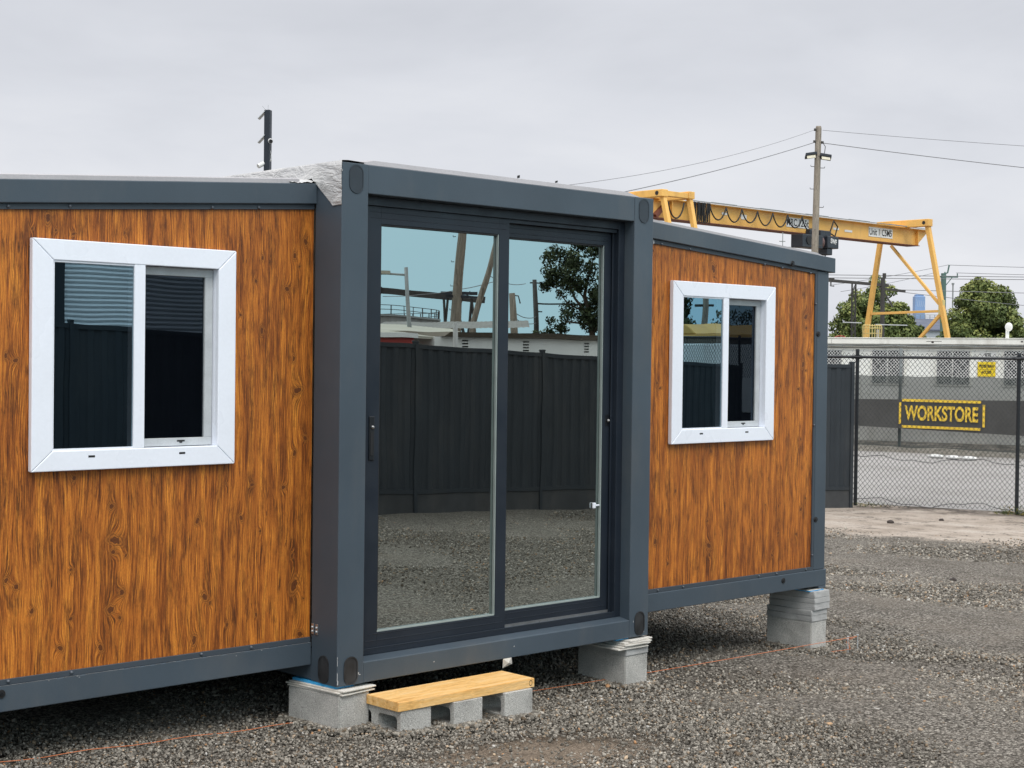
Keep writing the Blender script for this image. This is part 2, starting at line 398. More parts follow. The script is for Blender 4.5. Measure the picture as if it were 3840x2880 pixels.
# ------------------------------------------------------------------ light: overcast sky + soft sun
SUN_EL, SUN_AZ = math.radians(52), math.radians(206)   # azimuth clockwise from +Y: light from the front right
w = bpy.data.worlds.new('World'); scn.world = w; w.use_nodes = True; nt = w.node_tree; nt.nodes.clear()
def wn(t, **k):
    n = nt.nodes.new(t)
    for a, v in k.items(): setattr(n, a, v)
    return n
def wm(op, a, b=None, clamp=False):
    n = wn('ShaderNodeMath', operation=op, use_clamp=clamp)
    for i, v in enumerate((a, b)):
        if v is None: continue
        if isinstance(v, bpy.types.NodeSocket): nt.links.new(v, n.inputs[i])
        else: n.inputs[i].default_value = v
    return n.outputs[0]
def wmix(f, a, b, blend='MIX'):
    n = wn('ShaderNodeMix', data_type='RGBA', blend_type=blend)
    for i, v in ((0, f), (6, a), (7, b)):
        if isinstance(v, bpy.types.NodeSocket): nt.links.new(v, n.inputs[i])
        else: n.inputs[i].default_value = v if i == 0 else (*v, 1)
    return n.outputs[2]
def wramp(f, stops):
    n = wn('ShaderNodeValToRGB'); nt.links.new(f, n.inputs[0]); e = n.color_ramp.elements
    while len(e) < len(stops): e.new(.5)
    for i, (p, c) in enumerate(stops): e[i].position = p; e[i].color = (*c, 1) if hasattr(c, '__len__') else (c, c, c, 1)
    return n.outputs[0]
tc = wn('ShaderNodeTexCoord'); sx = wn('ShaderNodeSeparateXYZ'); nt.links.new(tc.outputs['Generated'], sx.inputs[0])
dx, dy, dz = sx.outputs
sky = wn('ShaderNodeTexSky', sky_type='NISHITA', sun_disc=False); sky.sun_elevation = SUN_EL; sky.sun_rotation = SUN_AZ
sky.air_density = 1.; sky.dust_density = 3.
nish = wmix(1., sky.outputs[0], (.10,.10,.10), 'MULTIPLY')
zc = wm('ADD', wm('MAXIMUM', dz, 0.), .22)
cv = wn('ShaderNodeCombineXYZ'); nt.links.new(wm('DIVIDE', dx, zc), cv.inputs[0]); nt.links.new(wm('DIVIDE', dy, zc), cv.inputs[1])
def wnoise(scale, detail, rough=.55, dist=0.):
    n = wn('ShaderNodeTexNoise'); nt.links.new(cv.outputs[0], n.inputs['Vector']); n.inputs['Scale'].default_value = scale; n.inputs['Detail'].default_value = detail
    n.inputs['Roughness'].default_value = rough; n.inputs['Distortion'].default_value = dist; return n.outputs[0]
n1 = wnoise(.8, 5, .5, .6); n2 = wnoise(2.2, 5, .55, .5)
cl = wm('ADD', wm('MULTIPLY', n1, .7), wm('MULTIPLY', n2, .3))
ccol = wramp(cl, [(.32, (.64,.66,.715)), (.46, (.735,.755,.81)), (.60, (.82,.835,.88))])
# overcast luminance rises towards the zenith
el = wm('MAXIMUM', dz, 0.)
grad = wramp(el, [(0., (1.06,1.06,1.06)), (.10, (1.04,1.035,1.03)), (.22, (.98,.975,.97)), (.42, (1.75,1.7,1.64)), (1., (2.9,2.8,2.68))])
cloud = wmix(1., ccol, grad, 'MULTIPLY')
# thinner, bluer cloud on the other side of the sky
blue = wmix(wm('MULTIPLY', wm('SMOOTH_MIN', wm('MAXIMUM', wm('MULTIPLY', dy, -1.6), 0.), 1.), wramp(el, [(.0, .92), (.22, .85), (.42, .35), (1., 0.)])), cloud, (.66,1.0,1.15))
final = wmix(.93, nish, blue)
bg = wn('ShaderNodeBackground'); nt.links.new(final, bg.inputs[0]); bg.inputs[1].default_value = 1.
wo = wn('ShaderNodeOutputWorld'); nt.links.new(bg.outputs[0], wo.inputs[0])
sun = bpy.data.lights.new('sun', 'SUN'); sun.energy = 1.6; sun.angle = math.radians(30); sun.color = (1.,.965,.92)
suno = bpy.data.objects.new('sun', sun); COL.objects.link(suno)
sd_ = V((math.sin(SUN_AZ)*math.cos(SUN_EL), math.cos(SUN_AZ)*math.cos(SUN_EL), math.sin(SUN_EL)))
suno.rotation_euler = sd_.to_track_quat('Z', 'Y').to_euler(); suno.location = (5,-20,20)
scn.view_settings.view_transform = 'Standard'; scn.view_settings.look = 'None'; scn.view_settings.exposure = 0; scn.view_settings.gamma = 1
scn.cycles.max_bounces = 8; scn.cycles.transparent_max_bounces = 16; scn.cycles.caustics_reflective = False
scn.cycles.use_denoising = True

# ------------------------------------------------------------------ ground
def gz(x): return -.21 - .033*min(max(x, -8.), 16.4)
def gzn(x): return -.21 - .033*np.clip(x, -8., 16.4)
def grid_mesh(xs, ys, zf):
    X, Y = np.meshgrid(xs, ys); Z = zf(X, Y); nx, ny = len(xs), len(ys)
    co = np.stack([X.ravel(), Y.ravel(), Z.ravel()], 1)
    i = np.arange((ny-1)*(nx-1)); r = i // (nx-1); c = i % (nx-1); a = r*nx+c
    return co, np.stack([a, a+1, a+nx+1, a+nx], 1)
def mesh_np(name, co, quads):
    me = bpy.data.meshes.new(name); n = len(quads); k = quads.shape[1]
    me.vertices.add(len(co)); me.vertices.foreach_set('co', co.astype(np.float32).ravel())
    me.loops.add(n*k); me.loops.foreach_set('vertex_index', quads.astype(np.int32).ravel())
    me.polygons.add(n); me.polygons.foreach_set('loop_start', np.arange(n, dtype=np.int32)*k); me.polygons.foreach_set('loop_total', np.full(n, k, np.int32))
    me.update(); me.validate(); return me
far = np.array([30,45,70,110,180,300,600,1200,2500.])
xs = np.concatenate([-far[::-1]-0, np.arange(-14, 26, .12), far+0]); ys = np.concatenate([-far[::-1], np.arange(-18, 24, .12), far])
def zg(X, Y):
    b = np.zeros_like(X)
    for k in range(14):
        a = rng.uniform(0, 6.28); f = rng.uniform(.8, 5.); b += np.sin((X*np.cos(a)+Y*np.sin(a))*f+rng.uniform(0, 6.28))*.010/f
    m = np.clip((14.5-X)/3, 0, 1)*np.clip((X+13)/2, 0, 1)*np.clip((Y+17)/2, 0, 1)*np.clip((22-Y)/2, 0, 1)
    return gzn(X) + b*m
co, q = grid_mesh(xs, ys, zg)
gme = mesh_np('ground', co, q); tag(finish(gme, 'ground', M['ground'], smooth=True), 'gravel yard with a sandy concrete strip along the wire fence', None, kind='structure')

# fence directions
FL = V((17.006, 8.651, -.75)); FD = V((.2956,-.9553,0))
SL = V((31.67, 18.55, -.75)); SD = V((.109,-.994,0)); OL = V((35.3, 22.0, -.75)); OD = V((.35,-.937,0)).normalized()
FN = V((.9553,.2956,0)); SN = V((.994,.109,0)); ON = V((.937,.35,0))   # pointing away from camera
# asphalt road between the two fences
A0, A1 = FL+FD*-30+FN*.35, FL+FD*40+FN*.35; B0, B1 = SL+SD*-40-SN*.9, SL+SD*60-SN*.9
z0 = -.746
tag(MB().add([(A0.x,A0.y,z0),(A1.x,A1.y,z0),(B1.x,B1.y,z0),(B0.x,B0.y,z0)], [(0,1,2,3)]).build('road', M['road']), 'pale worn asphalt road behind the wire fence', kind='structure')
vm = MB(); n = 90
for i in range(n+1):
    t = -30+i*.9; w_ = .15*math.sin(i*1.7)+.1*math.sin(i*4.1)
    p, q_ = SL+SD*t-SN*(1.15+w_), SL+SD*t+SN*.6
    vm.v += [(p.x,p.y,-.741), (((p+q_)/2).x, ((p+q_)/2).y, -.66+.03*math.sin(i*2.3)), (q_.x,q_.y,-.66)]
    if i: o = i*3; vm.f += [(o-3,o,o+1,o-2),(o-2,o+1,o+2,o-1)]
tag(vm.build('verge', M['verge'], smooth=True), 'strip of leaf litter and grit at the foot of the shade-cloth fence', kind='structure')

# loose crushed rock, one mass of stones
def stones():
    cs = []; mud = lambda x, y: np.sin(x*1.3+1.1*np.sin(y*1.7+.6))*np.sin(y*1.9+1.3*np.sin(x*.9+2.))
    for (r0, r1, dens, s0, s1, half) in ((4.6, 8.2, 5200, .004, .0115, .46), (8.2, 12., 2900, .0055, .0135, .42), (12., 16.5, 1500, .007, .015, .40), (16.5, 21., 420, .009, .020, .38), (0, 0, 0, 0, 0, 0)):
        n = int(dens*half*(r1*r1-r0*r0)); r = np.sqrt(rng.uniform(r0*r0, r1*r1, n)); a = YAW+rng.uniform(-half, half, n)
        x = CX+r*np.sin(a); y = CY+r*np.cos(a)
        if not dens:                                       # the strip in front of the house
            n = 75000; x = rng.uniform(0, 12.5, n); y = rng.uniform(-9.3, -.5, n); s0, s1 = .006, .015
        s = (s0+(s1-s0)*rng.beta(1.2, 3.6, n))*.88
        big = rng.random(n) < .02; s[big] *= rng.uniform(1.3, 2.0, big.sum())
        cl = np.sin(x*2.1+np.sin(y*1.3)*1.7)*np.sin(y*1.9+np.sin(x*.9)*2.1)+.5*np.sin(x*5.3+1)*np.sin(y*4.7)
        dn = (x-17.006)*-.955+(y-8.651)*-.296
        keep = (rng.random(n) < np.clip(.94-.8*np.clip(mud(x, y)-.3, 0, 1)*1.6, .10, 1)*(1-.9*np.exp(-((x-.55+.8*(y+.85))/.55)**4-((y+.85)/.30)**4))) & (rng.random(n) < np.clip((dn-4.2)/1.8+.35*mud(x*1.7, y*1.7), .015, 1))
        cs.append(np.stack([x[keep], y[keep], s[keep]], 1))
    for (bx, by, hx, hy) in ((.078,.17,.10,.19),(2.098,.178,.095,.19),(4.112,.368,.09,.185),(.285,-.045,.095,.195),(.60,-.062,.095,.195),(.94,-.07,.095,.195)):
        n = 1500; e = rng.integers(0, 4, n); u = rng.uniform(-1, 1, n); o = rng.exponential(.018, n)
        x = np.where(e == 0, bx-hx-o, np.where(e == 1, bx+hx+o, bx+u*(hx+.02))); y = np.where(e == 2, by-hy-o, np.where(e == 3, by+hy+o, by+u*(hy+.02)))
        cs.append(np.stack([x, y, rng.uniform(.005, .012, n)], 1))
    P = np.concatenate(cs); n = len(P); heap = np.zeros(n); heap[-9000:] = rng.random(9000)*.009
    unit = np.array([(-1,-1,-1),(1,-1,-1),(1,1,-1),(-1,1,-1),(-1,-1,1),(1,-1,1),(1,1,1),(-1,1,1)], float)
    top = np.where(unit[:, 2] > 0, .62, 1.)[:, None]
    v = unit[None]*np.concatenate([top, top, np.ones((8,1))], 1)[None]*(1+rng.uniform(-.38, .38, (n, 8, 3)))
    sc = P[:, 2][:, None, None]*np.stack([rng.uniform(.75, 1.35, n), rng.uniform(.6, 1.05, n), rng.uniform(.35, .75, n)], 1)[:, None, :]
    v = v*sc; a = rng.uniform(0, 6.28, n); ca, sa = np.cos(a)[:, None], np.sin(a)[:, None]
    tl = rng.uniform(-.5, .5, n)[:, None]; vz = v[:, :, 2]+v[:, :, 0]*tl
    vx = v[:, :, 0]*ca-v[:, :, 1]*sa; vy = v[:, :, 0]*sa+v[:, :, 1]*ca
    zz = gzn(P[:, 0])+P[:, 2]*rng.uniform(.0, .55, n)+.004+heap
    co = np.stack([vx+P[:, 0][:, None], vy+P[:, 1][:, None], vz+zz[:, None]], 2).reshape(-1, 3)
    fq = np.array([(0,3,2,1),(4,5,6,7),(0,1,5,4),(1,2,6,5),(2,3,7,6),(3,0,4,7)])
    quads = (fq[None]+(np.arange(n)*8)[:, None, None]).reshape(-1, 4)
    me = mesh_np('gravel', co, quads)
    t = rng.beta(2., 2.6, n); base = np.stack([.080+.45*t**1.6, .072+.415*t**1.6, .060+.355*t**1.6], 1)
    warm = rng.random(n); base[warm < .10] *= (1.18, .98, .80); base[warm > .9965] = (.44,.25,.13); 
    wl = rng.random(n) < .008; base[wl] = (.52,.50,.46)
    patch = np.sin(P[:, 0]*1.1+1.2*np.sin(P[:, 1]*.8))*np.sin(P[:, 1]*1.3+.7); base *= (1+.16*patch)[:, None]*np.where(patch > .35, .93, 1)[:, None]
    col = np.ones((n, 8, 4), np.float32); col[:, :, :3] = base[:, None, :]
    at = me.attributes.new('tone', 'FLOAT_COLOR', 'POINT'); at.data.foreach_set('color', col.ravel())
    return tag(finish(me, 'gravel', M['stone']), 'loose grey crushed rock covering the yard', 'gravel', kind='stuff')
stones()

# ------------------------------------------------------------------ the container house
WY, W, H = .205, 2.2, 2.48
house = thing('container_house', (1.1, 0, 0), 'dark grey expandable container house with timber-look side wings on concrete blocks', 'house')
def oval(cx, cz, rx, rz, n=28):
    pts = []
    for k in range(n):
        t = 2*math.pi*k/n; x, z = math.cos(t), math.sin(t)
        pts.append((cx+rx*x, cz+(rz-rx)*(1 if z > 0 else -1)+rx*z if abs(z) > 1e-9 else cz))
    return pts
# core frame
PW = .157; OX0, OX1, OZ0, OZ1 = PW, W-PW, .1007, H-.1385
m = MB(); DP = .208
core = m.box(0, PW, 0, DP, 0, H).build('corner_post', M['frame'], house, .004)
m = MB(); m.box(W-PW, W, 0, DP, 0, H); core2 = m.build('corner_post', M['frame'], house, .004); m = MB()
m.box(PW, W-PW, .0015, DP, OZ1, H-.0015)                               # head beam
m.extrude([(PW,.0015,.0015),(PW,.0015,OZ0),(PW,.070,OZ0+.012),(PW,.16,OZ0+.012),(PW,.16,.0015)], (W-2*PW,0,0))  # bottom beam with a sloped sill
loose(m, 'frame_beam', M['frame'], house, bevel=.004)
# long side rails and rear frame of the core
m = MB()
for x in (.003, W-.123): m.box(x, x+.12, DP, 5.7, .003, .12); m.box(x, x+.12, DP, 5.7, H-.12, H-.003)
for x in (0, W-PW): m.box(x, x+PW, 5.7, 5.9, 0, H)
m.box(PW, W-PW, 5.74, 5.9, .0015, .12); m.box(PW, W-PW, 5.74, 5.9, H-.14, H-.0015)
loose(m, 'rear_frame', M['frame'], house, bevel=.004)
def casting(cx, cz, face='front', deep=False, par=None):
    rx, rz = .036, .062
    o2 = oval(cx, cz, rx, rz); rim = oval(cx, cz, rx+.006, rz+.006); mm = MB(); n = len(o2)
    def P(a, y): return (a[0], y, a[1]) if face == 'front' else (y, a[0], a[1])
    rings = [[P(a, -.001) for a in rim], [P(a, -.004) for a in rim], [P(a, -.004) for a in o2], [P(a, -.0012 if deep else -.0025) for a in o2]]
    for r in rings: mm.v += r
    for j in range(3):
        for k in range(n): k2 = (k+1) % n; mm.f.append((j*n+k, j*n+k2, (j+1)*n+k2, (j+1)*n+k))
    mm.f.append(tuple(3*n+k for k in range(n)))
    return mm.build('corner_casting', M['casting'], core if cx < 1 else core2)
t = NT('casting_hole_plug'); co_ = t.geo(); t.P(Base_Color=t.ramp(t.noise(t.scale(co_, (1,1,.6)), 14, 3), [(.3, (.008,.008,.009)), (.7, (.040,.041,.043))]), Roughness=.5); M['casting'] = t.m
M['castblue'] = M['frame']
for cx, cz in ((.084, 2.405), (2.119, 2.405)):
    c_ = casting(cx, cz); c_.data.materials.clear(); c_.data.materials.append(pbr('casting_plug_paint', (.030,.038,.048), .4, .15, 9))
for cx, cz in ((.080, .070), (2.126, .075)): casting(cx, cz, deep=True)
casting(.105, .069, 'side')
# small steel tabs and paint chips on the left post
m = MB()
for yy in (.160, .1935):
    m.box(-.004, -.0008, yy-.010, yy+.010, .228, .279)
loose(m, 'hinge_tab', M['steel'], core, bevel=.001)
m = MB()
for yy in (.160, .1935):
    for zz in (.243, .262): m.sphere((-.005, yy, zz), .0055, 8, 6)
loose(m, 'hinge_rivet', M['alu'], core, smooth=True)
chip = pbr('bare_paint_chip', (.50,.50,.50), .6, .1, 30)
m = MB()
for (x, z, a, b) in ((.0005,.135,.002,.010),(.0008,.118,.0016,.02),(.0006,.05,.002,.022),(.003,.022,.0035,.012),(.126,.052,.004,.006),(.134,.045,.006,.002),(.05,2.40,.002,.005),(.044,2.418,.0018,.008),(.047,2.375,.003,.005),(2.163,.028,.004,.007),(2.074,.09,.002,.006),(2.08,2.40,.0025,.006),(2.083,2.38,.002,.004),(.60,.048,.004,.003),(1.15,.060,.004,.003),(.001,2.44,.002,.006)):
    m.add([(x-a,-.0012,z-b),(x+a*.7,-.0012,z-b*.8),(x+a,-.0012,z+b*.6),(x-a*.5,-.0012,z+b)], [(0,1,2,3)])
loose(m, 'paint_chip', chip, core)
# wings -----------------------------------------------------------
SLR = (2.391-2.26)/2.05; SLL = (2.391-2.238)/2.05
def ztop(x): return 2.391-SLL*(-x) if x < 0 else 2.391-SLR*(x-W)
def wing(x_in, x_out):
    sg = 1 if x_out > x_in else -1
    X = lambda a: x_in+sg*a                 # a: distance out from the core
    L = abs(x_out-x_in)
    poly = lambda a0, a1, d0, d1, y: [(X(a0), y, ztop(X(a0))-d0), (X(a1), y, ztop(X(a1))-d0), (X(a1), y, ztop(X(a1))-d1), (X(a0), y, ztop(X(a0))-d1)]
    m = MB()
    m.extrude(poly(.002, L+.05, 0, .098, WY-.012), (0,.112,0))                                   # roof edge beam
    m.extrude(poly(L-.06, L+.0495, .002, .096, WY+.1), (0,5.55,0))                               # eave beam running back
    m.extrude(poly(.002, L+.05, 0, .098, 5.755), (0,.11,0))
    m.box(min(X(.002), X(L+.012)), max(X(.002), X(L+.012)), WY, WY+.1, .078, .187)               # floor rail
    a, b = sorted((X(L-.068), X(L+.012))); m.box(a, b, WY+.001, WY+.099, .062, .0778)            # foot
    a, b = sorted((X(L-.10), X(L+.011))); m.box(a, b, WY+.1, 5.75, .080, .186); 
    a, b = sorted((X(.002), X(L+.012))); m.box(a, b, 5.75, 5.85, .078, .187)
    zt = ztop(X(L-.06))-.099
    a, b = sorted((X(L-.125), X(L-.002))); m.box(a, b, WY+.004, WY+.1, .188, zt); m.box(a, b, 5.75, 5.846, .188, zt)   # corner posts
    fr = loose(m, 'wing_frame', M['frame'], house, bevel=.004)[0]
    # narrow trims round the cladding
    m = MB(); y0 = WY+.0055
    m.extrude(poly(.003, L-.1255, .0985, .1235, y0), (0,.02,0))
    a, b = sorted((X(.003), X(L-.1255))); m.box(a, b, y0, y0+.02, .1875, .2115)
    a, b = sorted((X(L-.147), X(L-.126))); m.box(a, b, y0+.0005, y0+.0195, .212, ztop(X(L-.147))-.124)
    tr = loose(m, 'panel_trim', M['trim'], house, bevel=.0015)[0]
    return fr, tr, X, L
frL, trL, XL, LL = wing(0., -2.05)
frR, trR, XR, LR = wing(W, W+2.0)
# screws on the trims
def screws(pts, parent, y=WY+.004):
    for x, z in pts:
        m = MB(); m.tube([(x, y+.003, z), (x, y-.0035, z), (x, y-.007, z)], [.0085, .007, .003], 8); m.build('screw', M['screw'], parent, smooth=True)

M['screw'] = pbr('painted_screw', (.085,.10,.12), .3, .1, 30)
screws([(-1.549,2.164),(-1.274,2.186),(-.574,2.233),(-.323,2.252),(-1.535,.202),(-1.251,.202),(-.611,.202),(-.342,.201)], trL)
screws([(2.512,2.252),(2.77,2.237),(3.503,2.183),(3.688,2.170),(3.994,2.151),(2.519,.2),(2.748,.2),(3.49,.2),(3.674,.2),(3.99,.2),(4.0565,1.95),(4.0565,1.15),(4.0565,.29)], trR)
def hole(x, z, y, parent, r=.019):
    m = MB(); m.tube([(x, y+.002, z), (x, y-.006, z)], [r, r*.85], 16); m.build('bolt_hole', M['dark'], parent, smooth=False)
    m = MB(); m.tube([(x, y-.006, z), (x, y-.009, z)], [r*.5, r*.45], 6); m.build('bolt', M['black_steel'], parent)
for x, z, y in ((3.773,2.201,WY-.012),(4.088,1.752,WY+.004),(4.089,.524,WY+.004),(3.739,.150,WY)): hole(x, z, y, frR)
hole(-1.567, .155, WY, frL)
m = MB(); m.add([(2.2045+.231,WY+.0045,2.272),(2.2045+.243,WY+.0045,2.268),(2.2045+.242,WY+.0045,2.250),(2.2045+.235,WY+.0045,2.248)], [(0,1,2,3)]); m.build('silicone_blob', chip, trR)
for pts in (((-1.33,.186),(-1.27,.187)),): pass
m = MB()
for i in range(60):
    x = -1.58+1.57*i/60
    if random.random() < .75: m.box(x, x+.024, WY-.0012, WY+.001, .1862, .1862+.0012*random.uniform(.7, 1.6))
for x, z in ((-1.36,.180),(-1.23,.182),(-1.22,.176),(-.43,.171),(-.29,.180)): m.box(x, x+.006, WY-.0012, WY+.001, z, z+.004)
loose(m, 'sealant_line', pbr('dirty_sealant', (.22,.23,.24), .7, .3, 30), frL)
# membrane roofs
def roof(x_in, x_out):
    sg = 1 if x_out > x_in else -1; m = MB(); L = abs(x_out-x_in)
    t_ = .026 if sg < 0 else .020; a0 = .03; a1 = L-.13 if sg > 0 else L+.03
    if sg < 0: a0 = .10
    P = lambda a, y, d: (x_in+sg*a, y, ztop(x_in+sg*a)+d)
    n = 24; rows = []
    for i in range(n+1):
        a = a0+(a1-a0)*i/n; e = .0015*math.sin(i*2.1)+.001*math.sin(i*5.3)
        tt = t_*(1. if i < n else .2)
        rows.append([P(a, WY-.006+e, .0005), P(a, WY-.002+e, tt*.75), P(a, WY+.03, tt), P(a, 5.75, tt), P(a, 5.76, .0005)])
    for r in rows: m.v += r
    for i in range(n):
        for k in range(4): o = i*5+k; m.f.append((o, o+5, o+6, o+1))
    m.build('wing_roof', M['membrane'], house, smooth=False)
roof(0., -2.05); roof(W, W+2.05)
m = MB(); n = 20; rows = []
for i in range(n+1):
    x = .105+(2.105-.105)*i/n; e = .001*math.sin(i*1.9); tt = .030 if 0 < i < n else .004; xx = x+(.03 if i == 0 else -.03 if i == n else 0)*0
    rows.append([(xx,.012+e,H+.0006),(xx,.022+e,H+tt*.8),(xx,.06,H+tt),(xx,5.85,H+tt),(xx,5.86,H+.0006)])
for r in rows: m.v += r
for i in range(n):
    for k in range(4): o = i*5+k; m.f.append((o, o+5, o+6, o+1))
m.build('core_roof', M['membrane'], house)
m = MB()
for x, s in ((1.17,.010),(1.45,.006),(1.38,-.001)): m.obox((x,.03,H+.03+s*.5 if s > 0 else H-.004), (.006,0,.002), (0,.004,0), (0,0,abs(s)*.5+.002))
loose(m, 'roof_debris', M['dark'], house)
# silver foil flashing over the step between core and left wing
m = MB(); ny = 60
def fz0(y): # lower edge
    if y < .066: return 2.277
    if y < .196: return 2.277+(y-.066)/.13*(2.385-2.277)
    return 2.408+.006*math.sin(y*9)
for i in range(ny+1):
    y = -.004+5.8*(i/ny)**2.6
    for j in range(9):
        z = fz0(y)+(H+.006-fz0(y))*j/8; b = .004+.004*mnoise.noise(V((y*7, z*9, 1.3)))+.003*mnoise.noise(V((y*22, z*25, 4.)))
        if y > .2: b += .012*(1-j/8)
        m.v.append((-b-.0015, y, z))
    y2 = y; m.v.append((.03, y2, H+.009+.003*mnoise.noise(V((y*6,.2,.3))))); m.v.append((.14, y2, H+.006))
for i in range(ny):
    for k in range(10): o = i*11+k; m.f.append((o, o+11, o+12, o+1))
m.build('foil_flashing', M['foil'], house, smooth=True)
m = MB(); nx_ = 14
for i in range(nx_+1):
    x = -.16+.155*i/nx_
    for j in range(5):
        y = WY-.014-.004*math.sin(j)+.05*j; zz = ztop(x)+.004+.012*abs(mnoise.noise(V((x*25, y*20, 2.))))+(.014 if j else .0)-.004*(j == 0)*abs(math.sin(i*1.3))
        m.v.append((x, y, zz))
for i in range(nx_):
    for j in range(4): o = i*5+j; m.f.append((o, o+5, o+6, o+1))
m.build('foil_patch', M['foil'], house, smooth=True)
# cladding panels, with the grain field of their knots
KL = [(-1.37,2.13,1),(-1.44,2.08,.6),(-1.33,2.08,.6),(-1.25,2.07,.8),(-1.01,2.09,.6),(-.05,2.11,1.),(-.11,2.04,1.),(-.08,1.99,.6),(-.29,2.02,.6),(-.15,1.88,1),(-.33,1.91,.7),(-.41,1.75,.7),(-.29,1.68,.8),(-.11,1.55,.8),(-.08,1.4,1.7),(-1.51,1.53,1.),(-1.55,1.55,.7),(-1.24,1.03,.8),(-1.06,.9,.9),(-1.04,.75,2.),(-1.05,.7,.8),(-.99,.68,.5),(-.63,.81,.9),(-.4,.81,.8),(-.04,1.17,1.),(-.1,1.1,1.),(-.16,.94,1.),(-.34,.96,.9),(-.48,.97,.5),(-.29,.74,.7),(-.11,.61,.8),(-.09,.47,1.7),(-.04,.4,.5),(-1.01,.52,1.3),(-1.06,.45,1.3),(-1.02,.41,.8),(-1.54,.62,1.),(-1.5,.59,.9),(-1.25,.64,.7),(-1.25,.43,.8),(-1.43,.48,.8),(-1.11,.29,1.2),(-1.3,.31,1.2),(-.59,.46,1.1),(-.56,.43,.8),(-.64,.27,1.2),(-.47,.32,.8),(-.06,.23,1.2),(-.31,.35,.6),(-1.75,1.9,1.2),(-1.8,1.2,1.),(-1.7,.8,1.3),(-1.9,.4,1.)]
KR = [(3.01,2.13,1.5),(3.02,2.08,.9),(2.45,2.21,.8),(2.62,2.22,.6),(3.96,1.86,1.6),(3.97,1.79,.9),(3.93,2.01,.7),(4.,1.62,1.2),(3.94,1.55,1.2),(3.97,1.51,.8),(3.89,1.39,1.),(3.7,1.41,.8),(2.53,1.4,.9),(2.5,1.43,.7),(3.93,1.06,.7),(3.01,1.01,.8),(2.61,1.95,.6),(2.46,1.79,.6),(3.75,1.2,.6),(2.68,.78,.9),(2.98,.58,.8),(3.,.43,1.6),(3.01,.37,.9),(2.5,.49,1.1),(2.62,.35,.8),(3.41,.49,.7),(3.89,.44,.9),(3.94,.6,1.),(3.99,.67,.8),(3.7,.46,.7),(3.64,.32,.9),(3.56,.65,.6),(2.3,2.1,.8),(2.28,1.2,1.),(2.33,.7,.8)]
def clad(x0, x1, knots, hole_, xoff):
    d = .006; nx = int((x1-x0)/d); nz = 345; xs_ = np.linspace(x0, x1, nx+1)
    zt = np.array([ztop(x) for x in xs_])-.110; U = np.linspace(0, 1, nz+1)
    X = np.repeat(xs_[None], nz+1, 0); Z = .200+(zt-.200)[None]*U[:, None]
    h = X.copy(); kd = np.zeros_like(X); kr = np.full_like(X, 9.); r_ = np.random.default_rng(3)
    for (kx, kz, s) in knots:
        ex, ez = X-kx, Z-kz; s2 = s*.020
        s2 *= 1.08; near = np.exp(-(ex/(s2*.95))**2-(ez/(s2*1.25))**2); wide = np.exp(-(ex/(s2*2.4))**2-(ez/(s2*5.5))**2)
        h += (.75*s2)*near*(1 if r_.random() < .5 else -1) + wide*s2*.30*np.tanh(ex/(s2*.8))*-1
        kr = np.minimum(kr, np.sqrt(((ex-.12*s2*np.sin(kx*91))/(s2*1.05))**2+(ez/(s2*(1.25+.35*np.sin(kz*57))))**2)/(1+.22*np.sin(np.arctan2(ez, ex)*2+kx*70)+.10*np.sin(np.arctan2(ez, ex)*5+kz*40)))
        kd = np.maximum(kd, .0*np.exp(-((ex+.1*s2)/(s2*.5))**2-((ez)/(s2*.55))**2)); kd = np.maximum(kd, .40*np.exp(-(ex/(s2*1.5))**2-(ez/(s2*2.4))**2))
    co = np.stack([X.ravel()-1.1, np.full(X.size, WY+.0155), Z.ravel()], 1)
    i = np.arange(nz*nx); r = i//nx; c = i % nx; a = r*(nx+1)+c; q = np.stack([a, a+1, a+nx+2, a+nx+1], 1)
    cx = (X.ravel()[q].mean(1)); cz = Z.ravel()[q].mean(1)
    q = q[~((cx > hole_[0]) & (cx < hole_[1]) & (cz > hole_[2]) & (cz < hole_[3]))]
    me = mesh_np('cladding_panel', co, q)
    at = me.attributes.new('grain', 'FLOAT_VECTOR', 'POINT'); at.data.foreach_set('vector', np.stack([h.ravel()+xoff, Z.ravel()+xoff, kd.ravel()], 1).astype(np.float32).ravel())
    at = me.attributes.new('knot', 'FLOAT', 'POINT'); at.data.foreach_set('value', kr.ravel().astype(np.float32))
    return finish(me, 'cladding_panel', M['wood'], house, wloc(house))
WX0, WX1, WZ0, WZ1 = 0, .995, 1.065, 2.041
LX, RX = -1.452, 2.598
clad(-1.93, 0., KL, (LX+.04, LX+.955, WZ0+.04, WZ1-.04), 0.)
clad(W, W+1.86, KR, (RX+.04, RX+.955, WZ0+.04, WZ1-.04), 1.7)
